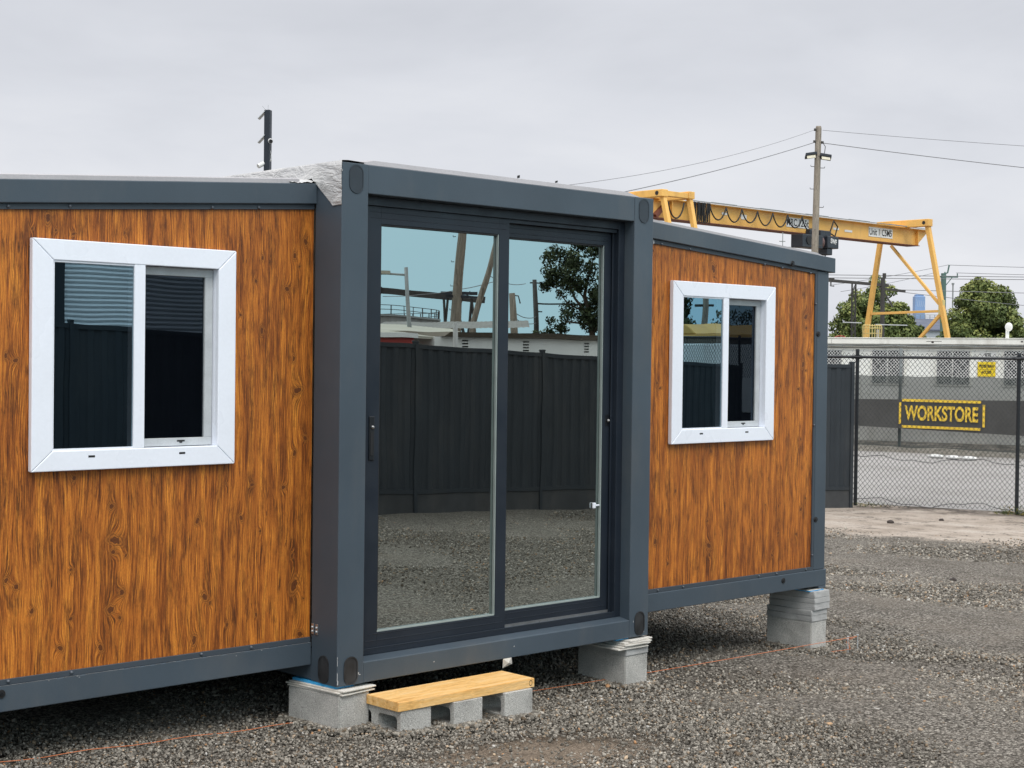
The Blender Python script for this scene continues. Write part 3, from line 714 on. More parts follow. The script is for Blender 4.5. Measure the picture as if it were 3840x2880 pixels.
# windows
def window(x0):
    b = [V((x0, WZ0)), V((x0+.995, WZ1))]; y0, y1 = .186, .216
    ix0, ix1, iz0, iz1 = x0+.096, x0+.901, 1.151, 1.953; x1 = x0+.995
    m = MB()
    # four mitred casing boards with a rounded outer lip
    def board(o0, o1, i0, i1):
        q = [o0, o1, i1, i0]
        m.extrude([(p[0], y1, p[1]) for p in q], (0, y0-y1, 0))
    g = .0008
    board((x0,WZ1),(x1,WZ1),(ix0,iz1),(ix1,iz1)); board((x1,WZ0),(x0,WZ0),(ix1,iz0),(ix0,iz0))
    board((x0,WZ0+g*2),(x0,WZ1-g*2),(ix0-g,iz0+g),(ix0-g,iz1-g)); board((x1,WZ1-g*2),(x1,WZ0+g*2),(ix1+g,iz1-g),(ix1+g,iz0+g))
    wf = m.build('window', M['pvc'], house, .004, seg=3)
    mx0, mx1 = x0+.474, x0+.528
    m = MB(); m.box(mx0, mx1, y0+.002, y1+.028, iz0, iz1); m.box(ix0-.005, ix0+.006, y0+.006, y1+.03, iz0+.009, iz1-.009)
    m.box(ix0-.005, mx0, y0+.004, y1+.03, iz0-.005, iz0+.008); m.box(ix0-.005, mx0, y0+.006, y1+.03, iz1-.008, iz1+.005)
    m.box(mx1, ix1+.005, y1, y1+.07, iz0-.006, iz0-.001); m.box(mx1, ix1+.005, y1, y1+.07, iz1+.001, iz1+.006); m.box(ix1+.001, ix1+.006, y1, y1+.07, iz0, iz1)
    m.build('mullion', M['pvc'], wf, .0015)
    # fixed pane on the left
    pane('pane', ix0, mx0, iz0, iz1, .1965, M['glass_win'], wf, .00018, 11 if x0 < 0 else 5)
    # grey sliding insect-screen sash on the right
    m = MB(); sy0, sy1 = .232, .262; sx0, sx1, sz0, sz1 = mx1-.02, ix1-.002, iz0+.002, iz1-.002
    m.box(sx0, sx1, sy0, sy1, sz0, sz0+.036); m.box(sx0, sx1, sy0, sy1, sz1-.036, sz1); m.box(sx1-.040, sx1, sy0+.0005, sy1, sz0+.036, sz1-.036); m.box(sx0, sx0+.02, sy0+.0005, sy1, sz0+.036, sz1-.036)
    m.build('screen_sash', M['alu'], wf, .002)
    m = MB(); m.box(sx0+.02, sx1-.040, sy0+.016, sy0+.018, sz0+.036, sz1-.036); m.build('insect_screen', M['screen'], wf)
    pane('pane', sx0+.02, sx1-.040, sz0+.036, sz1-.036, sy0+.012, M['glass_dim'], wf, .00015, 3)
    m = MB(); m.box(sx0+.21, sx0+.25, sy0-.002, sy0+.003, sz0+.019, sz0+.026); m.box(sx0+.223, sx0+.237, sy0-.002, sy0+.003, sz0+.013, sz0+.0185); m.build('sash_catch', M['dark'], wf, .001)
    m = MB()
    for a in (.275, .718): m.box(x0+a-.016, x0+a+.016, y0-.0012, y0+.004, 1.118, 1.128)
    loose(m, 'drain_slot', M['dark'], wf, bevel=.002)
    # box reveal behind, so the opening has depth
    m = MB(); m.box(ix0-.03, ix1+.03, .50, .51, iz0-.03, iz1+.03); m.box(ix0-.03, ix0-.02, .27, .50, iz0-.03, iz1+.03); m.box(ix1+.02, ix1+.03, .27, .50, iz0-.03, iz1+.03); m.box(ix0-.02, ix1+.02, .27, .50, iz0-.03, iz0-.02); m.box(ix0-.02, ix1+.02, .27, .50, iz1+.02, iz1+.03)
    m.build('dark_interior', M['room'], wf)
def pane(name, x0, x1, z0, z1, y, mat, parent, amp, seed):
    nx, nz = 24, 48; m = MB()
    for j in range(nz+1):
        for i in range(nx+1):
            x, z = x0+(x1-x0)*i/nx, z0+(z1-z0)*j/nz
            bow = amp*(mnoise.noise(V((x*2.1+seed, z*1.5, seed)))*1.2 + .55*mnoise.noise(V((x*5.+seed, z*3.4, 2.)))) + amp*4*((2*i/nx-1)**2+(2*j/nz-1)**2)*.5*(.6)
            m.v.append((x, y+bow, z))
    for j in range(nz):
        for i in range(nx): o = j*(nx+1)+i; m.f.append((o, o+1, o+nx+2, o+nx+1))
    return m.build(name, mat, parent, smooth=True)
window(LX); window(RX)
# sliding door
m = MB(); ya, yb = .072, .165
m.box(OX0+.0005, OX0+.05, ya, yb, OZ0+.013, OZ1-.0005); m.box(OX1-.05, OX1-.0005, ya, yb, OZ0+.013, OZ1-.0005)
m.box(OX0+.05, OX1-.05, ya, yb, OZ1-.045, OZ1-.0005); m.box(OX0+.05, OX1-.05, ya, yb, OZ0+.013, OZ0+.040)
m.box(OX0+.05, OX1-.05, ya+.014, ya+.018, OZ1-.066, OZ1-.045); m.box(OX0+.05, OX1-.05, .104, .108, OZ1-.060, OZ1-.045)
m.box(OX1-.066, OX1-.05, .104, .110, OZ0+.04, OZ1-.06)
m.box(OX0+.0505, OX1-.0505, .070, .074, OZ0+.040, OZ0+.046)
door = m.build('sliding_door', M['door'], house, .002)
m = MB(); m.box(OX0+.05, OX1-.05, .108, .135, OZ0+.040, OZ0+.052); m.build('sill_track', M['steel'], door)
def leaf(x0, x1, z0, z1, g0, g1, h0, h1, y0, seed, handle_x):
    y1 = y0+.034; m = MB()
    m.box(x0, g0, y0, y1, z0, z1); m.box(g1, x1, y0, y1, z0, z1); m.box(g0, g1, y0, y1, h1, z1); m.box(g0, g1, y0, y1, z0, h0)
    for zz in (z0+.034, z0+.066): m.box(x0+.02 if zz < z0+.05 else x0+.045, x1-.02 if zz < z0+.05 else x1-.045, y0-.0015, y0+.001, zz, zz+.0035)
    for zz in (z1-.022, z1-.05): m.box(x0+.03, x1-.02, y0-.0013, y0+.001, zz, zz+.0022)
    lf = m.build('door_leaf', M['door'], door, .002)
    pane('pane', g0, g1, h0, h1, y0+.020, M['glass_door'], lf, .00017, seed)
    m = MB(); m.box(g1-.006, g1-.0005, y0+.003, y0+.0185, h0+.001, h1-.001); m.box(g0+.0005, g1-.006, y0+.003, y0+.0185, h0+.0005, h0+.0075)
    loose(m, 'glazing_bead', M['bead'], lf)
    m = MB(); m.box(g1-.030, g1-.006, y0+.0215, y0+.024, h0+.008, h1-.008); m.build('glazing_spacer', M['bead'], lf)
    m = MB(); m.box(g0+.0005, g1-.0065, y0+.003, y0+.0185, h1-.008, h1-.0005); m.box(g0+.0005, g0+.005, y0+.003, y0+.0185, h0+.008, h1-.0085)
    loose(m, 'glazing_gasket', M['dark'], lf)
    m = MB(); big = handle_x < 1; m.box(handle_x-.016, handle_x+.016, y0-(.007 if big else .0015), y0, 1.06 if big else 1.19, 1.275 if big else 1.255); hd = m.build('handle', M['black_steel'], lf, .005 if big else .0005, seg=2)
    if big: m = MB(); m.box(handle_x-.009, handle_x+.007, y0-.0085, y0-.0072, 1.085, 1.20); m.build('finger_pull', M['dark'], hd)
    m = MB(); m.tube([(handle_x+.002, y0-.007, 1.222), (handle_x+.002, y0-.014, 1.222)], [.009, .008], 12); m.sphere((handle_x+.002, y0-.014, 1.222), .006, 10, 8); m.build('lock_barrel', M['steel'], hd, smooth=True)
    return lf
leaf(.205, 1.157, .143, 2.288, .300, 1.084, .218, 2.211, .080, 2, .251)
leaf(1.130, 1.985, .143, 2.276, 1.165, 1.925, .226, 2.205, .118, 8, 1.962)
# white latch hanging on the inside of the glass, torn label under the beam
m = MB(); m.box(1.866, 1.888, .122, .136, .730, .762); m.box(1.8885, 1.920, .124, .134, .741, .751); m.build('white_latch', M['pvc'], door, .004)
m = MB(); m.add([(1.075,.003,.002),(1.135,.003,.004),(1.150,.012,-.034),(1.085,.016,-.050),(1.11,-.003,-.022)], [(0,1,4),(1,2,4),(2,3,4),(3,0,4)]); m.build('torn_label', M['fibre'], house)
# body of the house behind the facade
m = MB(); m.box(.13, W-.13, .21, 5.7, .06, .10); m.build('floor', M['room'], house)
m = MB(); m.box(.13, .16, .22, 5.7, .125, 2.36); m.box(W-.16, W-.13, .22, 5.7, .125, 2.36); m.box(.16, W-.16, 3.2, 3.24, .125, 2.36); m.box(.13, W-.13, .21, 5.7, 2.365, 2.39); loose(m, 'inner_wall', pbr('beige_inner_wall', (.42,.37,.29), .8, .08, 1.5), house)
m = MB()
for (xi, xo) in ((-.002, -2.0), (W+.002, W+1.945)):
    a, b = sorted((xi, xo)); m.box(a, b, .33, 5.7, .082, .13)
loose(m, 'wing_floor', M['room'], house)
m = MB(); m.box(-2.03, -1.99, .305, 5.75, .19, 2.14); m.box(W+1.945, W+1.985, .305, 5.75, .19, 2.16); m.box(-1.9, 0, 5.76, 5.80, .19, 2.14); m.box(W, W+1.87, 5.76, 5.80, .19, 2.16); m.box(PW, W-PW, 5.80, 5.84, .121, H-.141)
loose(m, 'outer_wall', pbr('grey_wall_panel', (.28,.30,.32), .6, .06, 1.5), house)
# steel joists below the floor
m = MB()
for y in (.9, 1.8, 2.7, 3.6, 4.5, 5.3): m.box(-1.95, W+1.9, y, y+.06, .065, .0795)
loose(m, 'floor_joist', M['dullmetal'], house)

# ------------------------------------------------------------------ supports
def rot_thing(o, a): o.rotation_euler.z = a; return o
def solid_block(name, x, y, z0, z1, lx, ly, ang, mat, label, cat, group=None, bev=.004, jag=0):
    me = bmesh.new(); bmesh.ops.create_cube(me, size=1.)
    for v in me.verts: v.co = V((v.co.x*lx, v.co.y*ly, (v.co.z+.5)*(z1-z0)))
    bmesh.ops.bevel(me, geom=me.edges[:], offset=bev, segments=2, affect='EDGES')
    if jag:
        bmesh.ops.subdivide_edges(me, edges=me.edges[:], cuts=3, use_grid_fill=True)
        for v in me.verts:
            v.co += V((mnoise.noise(v.co*38+V((x*7,0,0))), mnoise.noise(v.co*38+V((9,y,0))), mnoise.noise(v.co*30+V((0,4,z0)))))*jag
    d = bpy.data.meshes.new(name); me.to_mesh(d); me.free()
    o = finish(d, name, mat, None, V((x, y, z0))); rot_thing(o, ang); tag(o, label, cat, group); return o
# left front corner: block + fibre-cement packers + blue shim
solid_block('concrete_block', .078, .170, -.245, -.038, .196, .365, .10, M['block'], 'solid grey concrete block under the near left corner post, beside the plank step', 'concrete block', 'concrete support blocks', .005, .0025)
for i, (dx_, dy_, a, zz) in enumerate(((.006,.0,.12,-.038),(.0,.012,.08,-.0295),(.012,-.004,.10,-.021))):
    solid_block('packing_sheet', .085+dx_, .168+dy_, zz, zz+.0072, .218, .385, a, M['fibre'], ('cream packing sheet lowest of three on the near left block', 'cream packing sheet middle of three on the near left block', 'cream packing sheet topmost of three on the near left block')[i], 'packing sheet', 'fibre cement packing sheets', .0015, .0022)
solid_block('shim', .055, .185, -.0135, -.0008, .115, .32, .07, M['blue'], 'blue plastic shim under the near left corner post', 'shim', None, .001)
# right front corner
G2 = gz(2.1)
solid_block('concrete_block', 2.098, .178, G2-.03, -.098, .186, .372, .0, M['block'], 'grey concrete block under the near right corner post of the door frame', 'concrete block', 'concrete support blocks', .005, .0025)
solid_block('paver', 2.098, .176, -.0978, -.058, .188, .374, .01, M['paver'], 'thin pale paver on the block under the right corner post of the door frame', 'paver', None, .003, .002)
for i, (dx_, dy_, a, zz, lx) in enumerate(((-.03,.0,-.03,-.0575,.245),(-.02,.006,.05,-.0475,.235),(.0,-.01,-.05,-.0375,.205),(.016,-.006,-.10,-.0275,.21),(.02,.0,.04,-.018,.20))):
    solid_block('packing_sheet', 2.09+dx_, .176+dy_, zz, zz+.0085, lx, .40, a, M['fibre'], 'cream packing sheet, %s on the block at the right corner post' % ('lowest', 'second from the bottom', 'middle one of five', 'second from the top', 'topmost')[i], 'packing sheet', 'fibre cement packing sheets', .0015, .003)
solid_block('shim', 2.005, .17, -.0088, -.0008, .11, .30, .03, M['blue'], 'thin blue shim under the right corner post of the door frame', 'shim', None, .001)
# far right end pier
G3 = gz(4.1)
px, py = 4.112, .368
solid_block('concrete_block', px, py, G3-.03, -.150, .176, .36, .012, M['block'], 'grey concrete block at the bottom of the tall pier at the right end', 'concrete block', 'concrete support blocks', .005, .0025)
zz = -.1495
for i, (h_, dx_, dy_, a) in enumerate(((.040,.002,.0,.015),(.036,.003,.0,-.01),(.045,.012,-.012,.02),(.036,.012,-.014,.01),(.042,.010,-.012,.015))):
    solid_block('paver', px+dx_, py+dy_, zz, zz+h_-.0006, .178, .366, a, M['paver'], 'pale paver in the tall right end pier, %s of five' % ('lowest', 'second from the bottom', 'middle one', 'second from the top', 'topmost')[i], 'paver', 'pavers stacked in the right end pier', .003, .003)
    zz += h_
for i, (mat, th) in enumerate(((M['blue'], .006), (M['fibre'], .004))):
    solid_block('shim', px-.01-.015*i, py-.0, zz, zz+th-.0005, .165-.03*i, .33, .01, mat, ('blue shim on top of the tall right end pier', 'cream shim above the blue one on the right end pier')[i], 'shim', None, .001)
    zz += th

# ------------------------------------------------------------------ plank step
def hollow_block_mesh():
    m = MB(); L, Hh, Wd = .39, .14, .19      # length y, height z, width x; the cores run along x
    hs = [(-.165,-.025), (.025,.165)]; n = 20
    def loop(y0, y1, z0, z1, r=.022):
        cs = [(y1-r, z1-r, 0), (y0+r, z1-r, 90), (y0+r, z0+r, 180), (y1-r, z0+r, 270)]; out = []
        for cy, cz, a in cs:
            for k in range(5): t_ = math.radians(a+k*22.5); out.append((cy+r*math.cos(t_), cz+r*math.sin(t_)))
        return out
    bm = bmesh.new()
    for xx, flip in ((-Wd/2, True), (Wd/2, False)):
        outer = [bm.verts.new((xx, y, z)) for y, z in ((-L/2,0),(L/2,0),(L/2,Hh),(-L/2,Hh))]
        es = [bm.edges.new((outer[i], outer[(i+1) % 4])) for i in range(4)]
        for y0, y1 in hs:
            lp = [bm.verts.new((xx, y, z)) for y, z in loop(y0, y1, .032, Hh-.032)]
            es += [bm.edges.new((lp[i], lp[(i+1) % len(lp)])) for i in range(len(lp))]
        bmesh.ops.triangle_fill(bm, use_beauty=True, use_dissolve=False, edges=es)
    bm.verts.ensure_lookup_table(); nv = len(bm.verts)//2; vs = list(bm.verts)
    a, b = vs[:nv], vs[nv:]
    def strip(i0, n_):
        for k in range(n_): k2 = (k+1) % n_; bm.faces.new((a[i0+k], a[i0+k2], b[i0+k2], b[i0+k]))
    strip(0, 4); strip(4, 20); strip(24, 20)
    bmesh.ops.recalc_face_normals(bm, faces=bm.faces)
    me = bpy.data.meshes.new('hollow_block'); bm.to_mesh(me); bm.free(); return me
hb = finish(hollow_block_mesh(), 'hollow_block', M['block'], None, V((.285,-.045,-.237)), .004)
hb_spots = ((.285,-.045,-.2405,.02,'hollow concrete block under the left end of the plank step, two cores showing'),(.600,-.062,-.2405,.03,'hollow concrete block under the middle of the plank step'),(.940,-.070,-.2405,-.02,'hollow concrete block under the right end of the plank step'))
for i, (x, y, z, a, lb) in enumerate(hb_spots):
    o = hb
    if i: o = hb.copy(); COL.objects.link(o)
    o.location = (x, y, z); o.rotation_euler.z = a; tag(o, lb, 'hollow block', 'hollow blocks under the plank step')
def plank():
    L, Wd, Hh = .885, .245, .045; bm = bmesh.new(); bmesh.ops.create_cube(bm, size=1)
    for v in bm.verts: v.co = V((v.co.x*L, v.co.y*Wd, (v.co.z+.5)*Hh))
    bmesh.ops.bevel(bm, geom=bm.edges[:], offset=.0022, segments=2, affect='EDGES')
    me = bpy.data.meshes.new('plank'); bm.to_mesh(me); bm.free(); return me
pk = finish(plank(), 'timber_plank', M['plank'], None, V((.615,-.128,-.0995))); pk.rotation_euler.z = -.004
tag(pk, 'short yellow pine plank laid as a step on three hollow blocks', 'plank')
m = MB(); 
for r0, r1, y in ((.0135,.0105,-.1248),): 
    n = 20
    for k in range(n):
        t_ = 2*math.pi*k/n; m.v += [(.415+r0*math.cos(t_)*.85, -.1232, .0235+r0*1.05*math.sin(t_)), (.415+r1*math.cos(t_)*.85, -.1232, .0235+r1*1.05*math.sin(t_))]
    for k in range(n): k2 = (k+1) % n; m.f.append((2*k, 2*k2, 2*k2+1, 2*k+1))
o = finish((lambda me: (me.from_pydata(m.v, [], m.f), me)[1])(bpy.data.meshes.new('knot_ring')), 'knot_ring', pbr('dark_knot', (.07,.035,.02), .7, .2, 40), pk)

# ------------------------------------------------------------------ string line and pegs
pts = []
P0, P1 = V((-1.75, .285, -.150)), V((4.36, .055, -.262))
for i in range(61):
    t_ = i/60; p = P0.lerp(P1, t_); p.z = max(gz(p.x)+.012+.004*math.sin(i*1.3), p.z-.035*math.sin(math.pi*t_)); pts.append(p)
m = MB(); m.tube(pts, .0017, 6)
m.tube([P1, (4.30,.085,-.285), (4.27,.045,-.335), (4.285,.088,-.292)], .0017, 6)
m.tube([(4.02,.02,-.318), (4.14,.02,-.325), (4.27,.045,-.335)], .0015, 6)
tag(m.build('string_line', M['orange'], loc=(1.3,.17,-.2)), 'orange builders string stretched along the ground past the blocks', 'string')
for i, (x, y, z0, z1, dx_, lb) in enumerate(((4.255,.048,-.40,-.268,-.012,'steel peg nearest the right pier holding the orange string'),(4.300,.085,-.40,-.262,.0,'middle steel peg at the end of the orange string'),(4.372,.055,-.40,-.255,-.004,'steel peg farthest from the pier at the end of the orange string'))):
    m = MB(); m.tube([(x, y, z0), (x+dx_, y, z1)], .0035, 8); m.tube([(x+dx_, y, z1), (x+dx_, y, z1+.004)], .009, 10)
    tag(m.build('steel_peg', M['alu'], loc=(x, y, z0)), lb, 'peg', 'pegs of the string line')

# ------------------------------------------------------------------ sheet-steel fence panels
def rib_profile(L, period=.20, depth=.018):
    out = []; s = 0
    while s < L:
        for a, d in ((0,0),(.075,0),(.10,depth),(.175,depth)):
            if s+a*period/.20 <= L: out.append((s+a*period/.20, d))
        s += period
    out.append((L, 0)); return out
def sheet_fence(name, origin, d, n, posts, ztop_f, zbot_f, plinth, label):
    """posts: distances along d; each bay gets a ribbed sheet, rails, plinth; posts are separate parts"""
    root = thing(name, origin, label, 'fence'); O = V(origin); d = V(d).normalized(); n = V(n).normalized()
    P = lambda s, o, z: (O.x+d.x*s+n.x*o, O.y+d.y*s+n.y*o, z)
    for a, b in zip(posts[:-1], posts[1:]):
        m = MB(); pr = rib_profile(b-a-.06); lo = []; hi = []
        for s, o in pr:
            ss = a+.03+s; lo.append(P(ss, o-.014, zbot_f(ss)+plinth)); hi.append(P(ss, o-.014, ztop_f(ss)-.03))
        k = len(lo); m.v += lo+hi
        for i in range(k-1): m.f.append((i, i+1, k+i+1, k+i))
        m.build('sheet_panel', M['colorbond'], root)
        m = MB()
        for s0, zf, h_ in ((0, ztop_f, .055), (1, zbot_f, .055)):
            za, zb = (ztop_f(a)-.055, ztop_f(b)-.055) if s0 == 0 else (zbot_f(a)+plinth-.02, zbot_f(b)+plinth-.02)
            m.add([P(a+.025,-.024,za),P(b-.025,-.024,zb),P(b-.025,.030,zb),P(a+.025,.030,za),P(a+.025,-.024,za+h_),P(b-.025,-.024,zb+h_),P(b-.025,.030,zb+h_),P(a+.025,.030,za+h_)], [(0,3,2,1),(4,5,6,7),(0,1,5,4),(1,2,6,5),(2,3,7,6),(3,0,4,7)])
        loose(m, 'rail', M['colorbond'], root)
        m = MB(); m.add([P(a+.02,-.012,zbot_f(a)-.05),P(b-.02,-.012,zbot_f(b)-.05),P(b-.02,.018,zbot_f(b)-.05),P(a+.02,.018,zbot_f(a)-.05),P(a+.02,-.012,zbot_f(a)+plinth-.021),P(b-.02,-.012,zbot_f(b)+plinth-.021),P(b-.02,.018,zbot_f(b)+plinth-.021),P(a+.02,.018,zbot_f(a)+plinth-.021)], [(0,3,2,1),(4,5,6,7),(0,1,5,4),(1,2,6,5),(2,3,7,6),(3,0,4,7)])
        m.build('plinth_board', M['plinth'], root)
    for s in posts:
        m = MB(); c = V(P(s, 0, 0)); za, zb = zbot_f(s)-.05, ztop_f(s)+.02
        m.obox((c.x, c.y, (za+zb)/2), d*.030, n*.036, V((0,0,(zb-za)/2))); m.obox((c.x, c.y, zb+.012), d*.034, n*.040, V((0,0,.012)))
        m.build('post', M['colorbond'], root, .004)
    return root
M['plinth'] = pbr('dark_plinth_board', (.045,.047,.049), .8, .2, 3, dirt=(.16,.14,.12,.4))
# the short return of sheet fence seen past the right end of the house
sheet_fence('sheet_fence', (16.62,8.49,-.76), (-.955,.296,0), (.296,.955,0), [0, 2.37, 4.74], lambda s: 1.55, lambda s: gz(16.62-.955*s)-.0, .30, 'dark grey ribbed steel fence ending beside the black wire fence, behind the house')
# the long fence in front of the house, mirrored in its glass
sheet_fence('sheet_fence', (-3.45,-9.55,-.1), (1,0,0), (0,-1,0), [i*2.4 for i in range(9)], lambda s: gz(-3.45+s)+2.24, lambda s: gz(-3.45+s), .30, 'long dark ribbed steel fence mirrored in the glass of the sliding door')

# ------------------------------------------------------------------ black chain-link fence
cf = thing('chain_link_fence', tuple(FL), 'black chain-link fence with a pipe top rail at the edge of the yard', 'fence')
def FP(t_, z, o=0.): p = FL+FD*t_+FN*o; return (p.x, p.y, z)
def links(P, T0, T1, z0f, z1f, dw, r, name, mat, parent, n=4):
    m = MB(); k = 0; t_ = T0; wob = 0
    while t_ < T1:
        pts = []; z = z1f(t_); j = 0
        while z > z0f(t_)-dw*.6:
            pts.append(V(P(t_+(dw*.5 if (j+k) % 2 else -dw*.5)*1.0, z, r*.9*(1 if j % 2 else -1)))); z -= dw*1.2; j += 1
        m.tube(pts, r, n, caps=False); t_ += dw*1.0; k += 1
    return m.build(name, mat, parent)
zb_ = lambda t_: -.68-.035*math.sin(t_*1.7+.4)-.02*math.sin(t_*4.1)-.03*t_/2.5
links(FP, -5.0, 5.2, zb_, lambda t_: 1.735+.008*math.sin(t_*23), .0375, .0038, 'wire_mesh', M['black_steel'], cf)
for t_, zt in ((-5.1, 1.78), (-2.55, 1.79), (0., 1.80), (2.554, 1.755), (5.1, 1.76)):
    m = MB(); m.tube([FP(t_, -.80), FP(t_, zt-.03)], .030, 14); m.tube([FP(t_, zt-.03), FP(t_, zt)], [.034, .030], 14); m.build('post', M['black_steel'], cf, smooth=False)
m = MB(); m.tube([FP(-5.1, 1.672, -.03), FP(5.2, 1.668, -.03)], .0215, 12)
m.build('top_rail', M['black_steel'], cf, smooth=True)
m = MB()
for t_ in (-2.55, 0., 2.554): m.tube([FP(t_-.085, 1.67, -.03), FP(t_-.045, 1.67, -.03)], .031, 12); m.tube([FP(t_+.045, 1.67, -.03), FP(t_+.085, 1.67, -.03)], .031, 12); m.tube([FP(t_, 1.635), FP(t_, 1.705)], .041, 12)
loose(m, 'rail_clamp', M['black_steel'], cf)
m = MB()
for zz, am in ((.04, .035), (-.66, .05)):
    m.tube([FP(-5+i*.16, zz+am*math.sin(i*.62)+.02*math.sin(i*1.9), -.006) for i in range(64)], .0048, 5)
loose(m, 'tension_wire', M['black_steel'], cf)
# weeds and grit at its feet
def leaf_mesh(name, pts, nrm, size, tone, mat, parent=None, org=V((0,0,0)), seed=1, aspect=.55):
    r_ = np.random.default_rng(seed); n = len(pts)
    a = r_.normal(size=(n, 3)); a = a/np.linalg.norm(a, axis=1)[:, None]; nn = nrm+r_.normal(size=(n, 3))*.55; nn /= np.linalg.norm(nn, axis=1)[:, None]
    u = np.cross(a, nn); u /= np.linalg.norm(u, axis=1)[:, None]+1e-9; v = np.cross(nn, u)
    s = (size*r_.uniform(.6, 1.35, n))[:, None]
    q = np.stack([pts-u*s, pts-v*s*aspect+nn*s*.15, pts+u*s, pts+v*s*aspect+nn*s*.15], 1)-np.array(org)
    me = mesh_np(name, q.reshape(-1, 3), np.arange(4*n).reshape(-1, 4))
    at = me.attributes.new('tone', 'FLOAT', 'POINT'); at.data.foreach_set('value', np.repeat(np.clip(tone, 0, 1), 4).astype(np.float32))
    return finish(me, name, mat, parent, org)
def weed(t_, off, n, h_, sp, label):
    c = FP(t_, -.74, off); r_ = np.random.default_rng(int(n)); p = np.array(c)+np.stack([r_.normal(0, sp, n), r_.normal(0, sp, n), r_.uniform(0, h_, n)*r_.random(n)], 1)
    o = leaf_mesh('weed_tuft', p, np.tile((0,0,1.), (n, 1)), .022, r_.random(n), M['weed'], None, V(c), int(n), .3); tag(o, label, 'weed', 'weeds at the foot of the wire fence')
weed(2.72, -.05, 420, .17, .11, 'green weed tuft at the foot of the right fence post'); weed(2.40, -.06, 220, .13, .08, 'browning weed tuft just left of the right fence post'); weed(.22, -.05, 160, .06, .16, 'dry straw tuft at the foot of the left fence post')
def pebble(name, x, y, s, mat, label, cat, sc=(1,.8,.55), grp=None):
    bm = bmesh.new(); bmesh.ops.create_icosphere(bm, subdivisions=2, radius=s)
    for v in bm.verts: v.co = V((v.co.x*sc[0], v.co.y*sc[1], v.co.z*sc[2]))*(1+.25*mnoise.noise(v.co*(1.6/s)+V((x, y, 0))))
    me = bpy.data.meshes.new(name); bm.to_mesh(me); bm.free(); o = finish(me, name, mat, None, V((x, y, gz(x)+s*.25))); tag(o, label, cat, grp)
pebble('stone', 14.51, 6.37, .060, M['darkstone'], 'dark rounded stone lying on the sandy strip, nearest the house', 'stone')
pebble('stone', 15.79, 6.33, .042, M['darkstone'], 'small dark stone on the sandy strip near the wire fence', 'stone')
pebble('stone', 8.72, 1.93, .045, M['darkstone'], 'dark lump on the gravel right of the house', 'stone')
pebble('stone', 2.16, -1.27, .026, M['litter'], 'tan stone chip on the gravel in the right foreground', 'stone', (1,.7,.35))
# white bags beyond the fence
for i, (x, y, a, lb) in enumerate(((29.45,14.75,.2,'white sandbag on the road edge beyond the wire fence, left one'),(29.40,14.25,.0,'white sandbag on the road edge beyond the wire fence, middle one'),(29.42,13.82,-.2,'white sandbag on the road edge beyond the wire fence, right one'))):
    m = MB(); m.sphere((x, y, -.70), .2, 16, 10, (.55,1.05,.28)); o = m.build('sandbag', M['bag'], loc=(x, y, -.745), smooth=True); tag(o, lb, 'sandbag', 'sandbags by the road')

# ------------------------------------------------------------------ text
def text_mesh(s, size, sx=1., bold=0.):
    c = bpy.data.curves.new('txt', 'FONT'); c.body = s; c.size = size; c.align_x = 'CENTER'; c.align_y = 'CENTER'; c.offset = bold; c.extrude = .002
    o = bpy.data.objects.new('txt', c); COL.objects.link(o); dg = bpy.context.evaluated_depsgraph_get(); dg.update()
    me = bpy.data.meshes.new_from_object(o.evaluated_get(dg)); bpy.data.objects.remove(o); bpy.data.curves.remove(c)
    for v in me.vertices: v.co.x *= sx
    return me
def text_on(name, s, size, center, right, mat, parent, sx=1., bold=0., upv=(0,0,1), spaced=None):
    me = text_mesh(s, size, sx, bold); r = V(right).normalized(); u = V(upv); nrm = r.cross(u); c = V(center); org = wloc(parent)
    for v in me.vertices: v.co = c+r*v.co.x+u*v.co.y+nrm*v.co.z-org
    return finish(me, name, mat, parent, org)

# ------------------------------------------------------------------ shade-cloth fence, banner
def SP(t_, z, o=0.): p = SL+SD*t_+SN*o; return (p.x, p.y, z)
sf = thing('shade_cloth_fence', tuple(SL), 'wire fence across the road covered with sheer grey-green shade cloth', 'fence')
m = MB(); n = 60
for i in range(n+1):
    t_ = -6+i*.32; s_ = .03*math.sin(t_*2.6); m.v += [SP(t_, -.70, .04*math.sin(t_*1.9)), SP(t_, .25, .06*math.sin(t_*1.3)), SP(t_, 1.245+.012*math.cos(t_*5.2), 0)]
    if i: o = 3*i; m.f += [(o-3,o,o+1,o-2),(o-2,o+1,o+2,o-1)]
m.build('shade_cloth', M['shade'], sf, smooth=True)
for t_ in (-3.8, 1.2, 6.2, 11.2): m = MB(); m.tube([SP(t_, -.8, .10), SP(t_, 2.0, .10)], .042, 10); m.build('post', M['galv'], sf)
m = MB()
for zz in (1.93, 1.79, 2.06):
    m.tube([SP(-6+i*.5, zz+.015*math.sin(i*1.9), .1) for i in range(40)], .007, 5)
    for i in range(0, 60): a = -6+i*.32; m.tube([SP(a, zz-.03, .1), SP(a+.03, zz+.03, .1)], .006, 4)
m.build('barbed_wire', M['galv'], sf)
bn = thing('banner', SP(2.5, -.1), 'dark banner with yellow lettering hung on the shade-cloth fence', 'banner')
m = MB(); m.v = []
for i in range(31):
    t_ = -.9+i*.32; b_ = .02*math.sin(i*.9); m.v += [SP(t_, -.13-.02*(t_), -.10+b_), SP(t_, .25, -.10-b_), SP(t_, .60+.015*t_, -.10+b_)]
    if i: o = 3*i; m.f += [(o-3,o,o+1,o-2),(o-2,o+1,o+2,o-1)]
m.build('cloth', M['bannercloth'], bn, smooth=True)
m = MB()
bar = lambda t0, t1, z0, z1: m.add([SP(t0,z0,-.135),SP(t1,z0,-.135),SP(t1,z1,-.135),SP(t0,z1,-.135)], [(0,1,2,3)])
